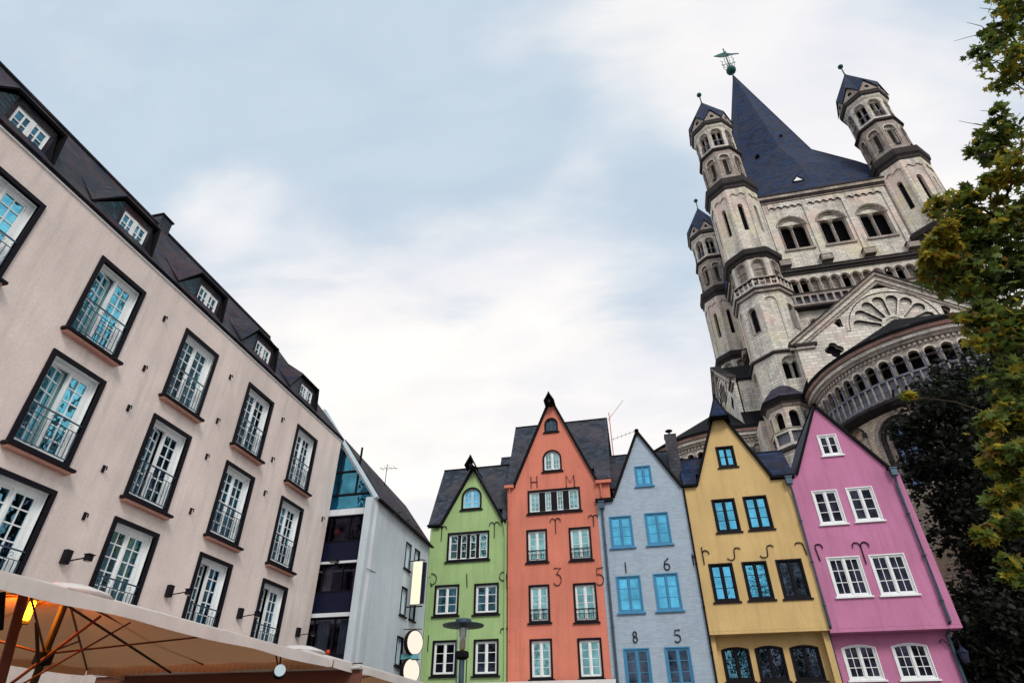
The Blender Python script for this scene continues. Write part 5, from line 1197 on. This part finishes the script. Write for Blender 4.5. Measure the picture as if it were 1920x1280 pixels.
MC = [((8.24, 8.0, 13.5),0.58,300,(5, 1, 0, 2)),((7.22, 8.0, 12.29),0.32,45,(4, 0, 0, 3)),((7.8, 8.0, 13.0),0.41,110,(5, 1, 0, 2)),((7.67, 8.0, 11.94),0.64,330,(5, 3, 0, 1)),((7.07, 8.3, 10.49),0.56,200,(5, 2, 0, 2)),((6.42, 8.3, 10.1),0.26,40,(4, 0, 0, 4)),((6.74, 8.3, 10.37),0.28,60,(4, 1, 0, 3)),((6.48, 8.0, 9.18),0.51,260,(3, 5, 1, 1)),((6.91, 8.0, 10.66),0.23,50,(5, 1, 0, 1)),((6.3, 8.5, 8.64),0.69,520,(5, 2, 0, 3)),((5.67, 8.3, 8.89),0.42,230,(3, 3, 1, 2)),((5.37, 8.2, 9.05),0.25,90,(2, 5, 1, 1)),((6.04, 8.3, 9.25),0.31,120,(4, 1, 0, 4)),((5.12, 8.2, 8.26),0.32,260,(2, 8, 2, 0)),((4.85, 8.2, 7.75),0.31,230,(2, 7, 2, 0)),((5.21, 8.4, 7.63),0.45,330,(4, 2, 1, 3)),((5.65, 8.5, 8.36),0.48,420,(5, 1, 0, 5)),((5.96, 8.7, 7.73),0.63,600,(5, 0, 0, 6)),((5.49, 8.5, 6.64),0.55,480,(5, 2, 1, 3)),((5.11, 8.4, 6.82),0.3,90,(4, 2, 1, 2)),((5.0, 8.3, 6.39),0.23,90,(4, 3, 1, 1)),((5.22, 8.6, 5.83),0.45,360,(4, 1, 0, 5)),((4.66, 8.0, 5.01),0.34,240,(4, 4, 1, 1)),((4.35, 8.0, 4.54),0.33,200,(4, 4, 1, 2)),((4.41, 8.0, 4.26),0.32,160,(4, 4, 1, 2)),((4.11, 8.0, 3.77),0.28,130,(4, 3, 1, 2)),((3.79, 8.0, 3.61),0.18,45,(4, 4, 2, 1)),((3.91, 8.0, 3.19),0.24,80,(4, 2, 1, 3)),((3.73, 8.2, 5.61),0.12,14,(4, 4, 0, 0)),((4.1, 8.0, 4.09),0.19,50,(4, 4, 1, 2)),((4.85, 8.3, 6.79),0.17,20,(3, 3, 2, 0)),((11.05, 12.34, 5.3), 0.93, 330, (5, 2, 1, 4)),((12.58, 10.02, 14.46), 0.76, 330, (5, 2, 1, 4)),((9.02, 6.6, 10.71), 0.99, 330, (5, 2, 1, 4)),((12.37, 11.01, 6.68), 1.1, 330, (5, 2, 1, 4)),((12.04, 6.28, 7.26), 1.19, 330, (5, 2, 1, 4)),((12.04, 6.96, 15.1), 0.97, 330, (5, 2, 1, 4)),((10.58, 6.24, 14.88), 1.05, 330, (5, 2, 1, 4)),((8.21, 5.91, 6.53), 0.73, 330, (5, 2, 1, 4)),((7.76, 9.63, 5.04), 1.04, 330, (5, 2, 1, 4)),((8.25, 9.42, 5.1), 0.72, 330, (5, 2, 1, 4)),((10.08, 12.3, 8.57), 1.16, 330, (5, 2, 1, 4)),((9.59, 7.16, 8.33), 0.79, 330, (5, 2, 1, 4)),((12.9, 9.04, 9.26), 0.82, 330, (5, 2, 1, 4)),((9.95, 11.52, 9.78), 0.91, 330, (5, 2, 1, 4)),((9.2, 11.63, 6.37), 1.07, 330, (5, 2, 1, 4)),((12.62, 9.86, 13.27), 0.75, 330, (5, 2, 1, 4)),((7.68, 7.93, 6.54), 0.89, 330, (5, 2, 1, 4)),((9.24, 7.38, 5.94), 0.84, 330, (5, 2, 1, 4)),((11.37, 11.87, 8.79), 1.09, 330, (5, 2, 1, 4)),((11.31, 10.4, 11.97), 1.08, 330, (5, 2, 1, 4)),((11.27, 10.37, 8.09), 1.17, 330, (5, 2, 1, 4)),((10.37, 9.44, 5.12), 0.97, 330, (5, 2, 1, 4)),((10.36, 11.28, 8.65), 1.02, 330, (5, 2, 1, 4)),((11.03, 11.54, 8.68), 1.12, 330, (5, 2, 1, 4)),((12.02, 10.35, 15.25), 1.18, 330, (5, 2, 1, 4)),((9.39, 9.0, 6.74), 1.12, 330, (5, 2, 1, 4)),((12.53, 8.56, 12.26), 1.06, 330, (5, 2, 1, 4)),((10.98, 5.96, 13.19), 0.99, 330, (5, 2, 1, 4)),((10.49, 8.08, 11.55), 1.09, 330, (5, 2, 1, 4)),((10.28, 10.62, 5.29), 0.78, 330, (5, 2, 1, 4)),((8.81, 10.03, 7.3), 1.04, 330, (5, 2, 1, 4)),((7.88, 6.04, 7.03), 0.72, 330, (5, 2, 1, 4)),((8.99, 7.73, 11.42), 1.0, 330, (5, 2, 1, 4)),((7.59, 7.99, 6.21), 1.12, 330, (5, 2, 1, 4))]
NV = 34
DC = [((16.1, 33.0, 16.69),2.02,1035,(8, 1)),((14.64, 33.0, 15.9),1.29,482,(9, 1)),((18.09, 33.5, 18.37),1.78,747,(9, 1)),((20.29, 34.0, 19.06),2.1,919,(9, 1)),((15.82, 33.5, 14.15),2.23,1265,(9, 1)),((18.48, 34.0, 15.31),2.7,1494,(9, 1)),((14.05, 33.0, 13.53),1.16,413,(9, 1)),((15.34, 33.5, 11.63),1.87,1035,(9, 1)),((17.66, 34.0, 12.16),2.43,1380,(9, 1)),((15.91, 34.0, 9.63),1.56,713,(9, 1)),((14.17, 33.5, 10.12),0.84,126,(9, 1)),((17.07, 34.5, 9.19),2.33,1265,(9, 1)),((15.41, 34.5, 6.86),2.25,1609,(9, 1)),((15.45, 35.0, 4.92),2.19,1724,(9, 0)),((14.02, 34.5, 5.34),1.47,1035,(9, 0)),((13.95, 34.5, 3.86),1.9,1265,(9, 0)),((16.93, 33.5, 19.23),0.91,69,(9, 1)),((14.38, 33.2, 11.88),0.67,80,(9, 1)),((13.6, 33.0, 14.77),0.51,69,(9, 1)),]

t = thing('maple_tree', (9.6, 9.6, 0), 'near maple tree with green and yellow autumn leaves reaching in from the right', 'tree')
rnd = random.Random(3)
crown('crown', t, [(c, r, int(n_*1.95) if i < len(MC)-NV else n_*2, w) for i, (c, r, n_, w) in enumerate(MC)], .094, lm, LP, rnd)
a = MB(); TR = [Vector(p) for p in ((9.6, 9.6, 0), (9.5, 9.5, 3), (9.3, 9.4, 7), (9.4, 9.2, 11), (9.3, 9.1, 14.5))]; a.tube(TR, .24, 'bark', 10, r1=.05); nodes = []
def trunk_at(z):
    for p, q in zip(TR, TR[1:]):
        if p.z <= z <= q.z: return p.lerp(q, (z-p.z)/(q.z-p.z))
    return TR[-1]
for k in range(13):           # main limbs, steep and curved, at all heights
    z0 = 2.8+.85*k; an = k*2.4; d = Vector((math.cos(an), math.sin(an), .0)); L_ = 3.3-.09*k
    if k % 3 == 0: d = (Vector((5.2, 8.3, 0))-Vector((9.4, 9.4, 0))).normalized()
    s0 = trunk_at(z0); pts = [s0+d*L_*f+Vector((0, 0, L_*(.75*f-.18*f*f)+.12*math.sin(5*f+k))) for f in (0, .2, .4, .6, .8, 1)]
    while len(pts) > 2 and min((Vector(q[0])-pts[-1]).length-q[1] for q in MC) > -.1: pts.pop()
    a.tube(pts, .085-.003*k, 'bark', 6, r1=.02); nodes += pts[1:]
for i, (c, r, n_, w) in enumerate(MC):
    c = Vector(c); s = min(nodes, key=lambda p: (p-c).length+(1.5 if p.z > c.z+.3 else 0)); m_ = s.lerp(c, .5)+Vector((rnd.uniform(-.1, .1), rnd.uniform(-.1, .1), .12))
    a.tube([s, m_, c], .028 if n_ > 90 else .014, 'bark', 5, r1=.008); nodes.append(c)
    for k in range(9 if n_ > 90 else 3):
        e = c+Vector((rnd.gauss(0, .6), rnd.gauss(0, .6), rnd.gauss(0, .5)))*r; a.tube([c.lerp(s, .15), c.lerp(e, .5)+Vector((0, 0, .04)), e], .010, 'bark', 4, r1=.004)
a.build('trunk', t, True)
t = thing('dark_tree', (17.6, 34.2, 0), 'dense almost black tree between the pink house and the church apse', 'tree')
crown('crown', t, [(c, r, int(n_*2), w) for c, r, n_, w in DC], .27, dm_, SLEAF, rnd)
a = MB(); a.tube([(17.6, 34.2, 0), (17.5, 34.2, 4), (17.6, 34.0, 9), (17.9, 34, 15)], .42, 'bark', 10, r1=.1)
for i, (c, r, n_, w) in enumerate(DC):
    c = Vector(c); s = Vector((17.6, 34.1, max(2.5, c.z-2.5))); a.tube([s, s.lerp(c, .5)+Vector((0, 0, .3)), c], .11, 'bark', 5, r1=.03)
    for k in range(3):
        e = c+Vector((rnd.gauss(0, .5), rnd.gauss(0, .5), rnd.gauss(0, .5)))*r; a.tube([c, e], .03, 'bark', 4, r1=.01)
a.build('trunk', t, True)
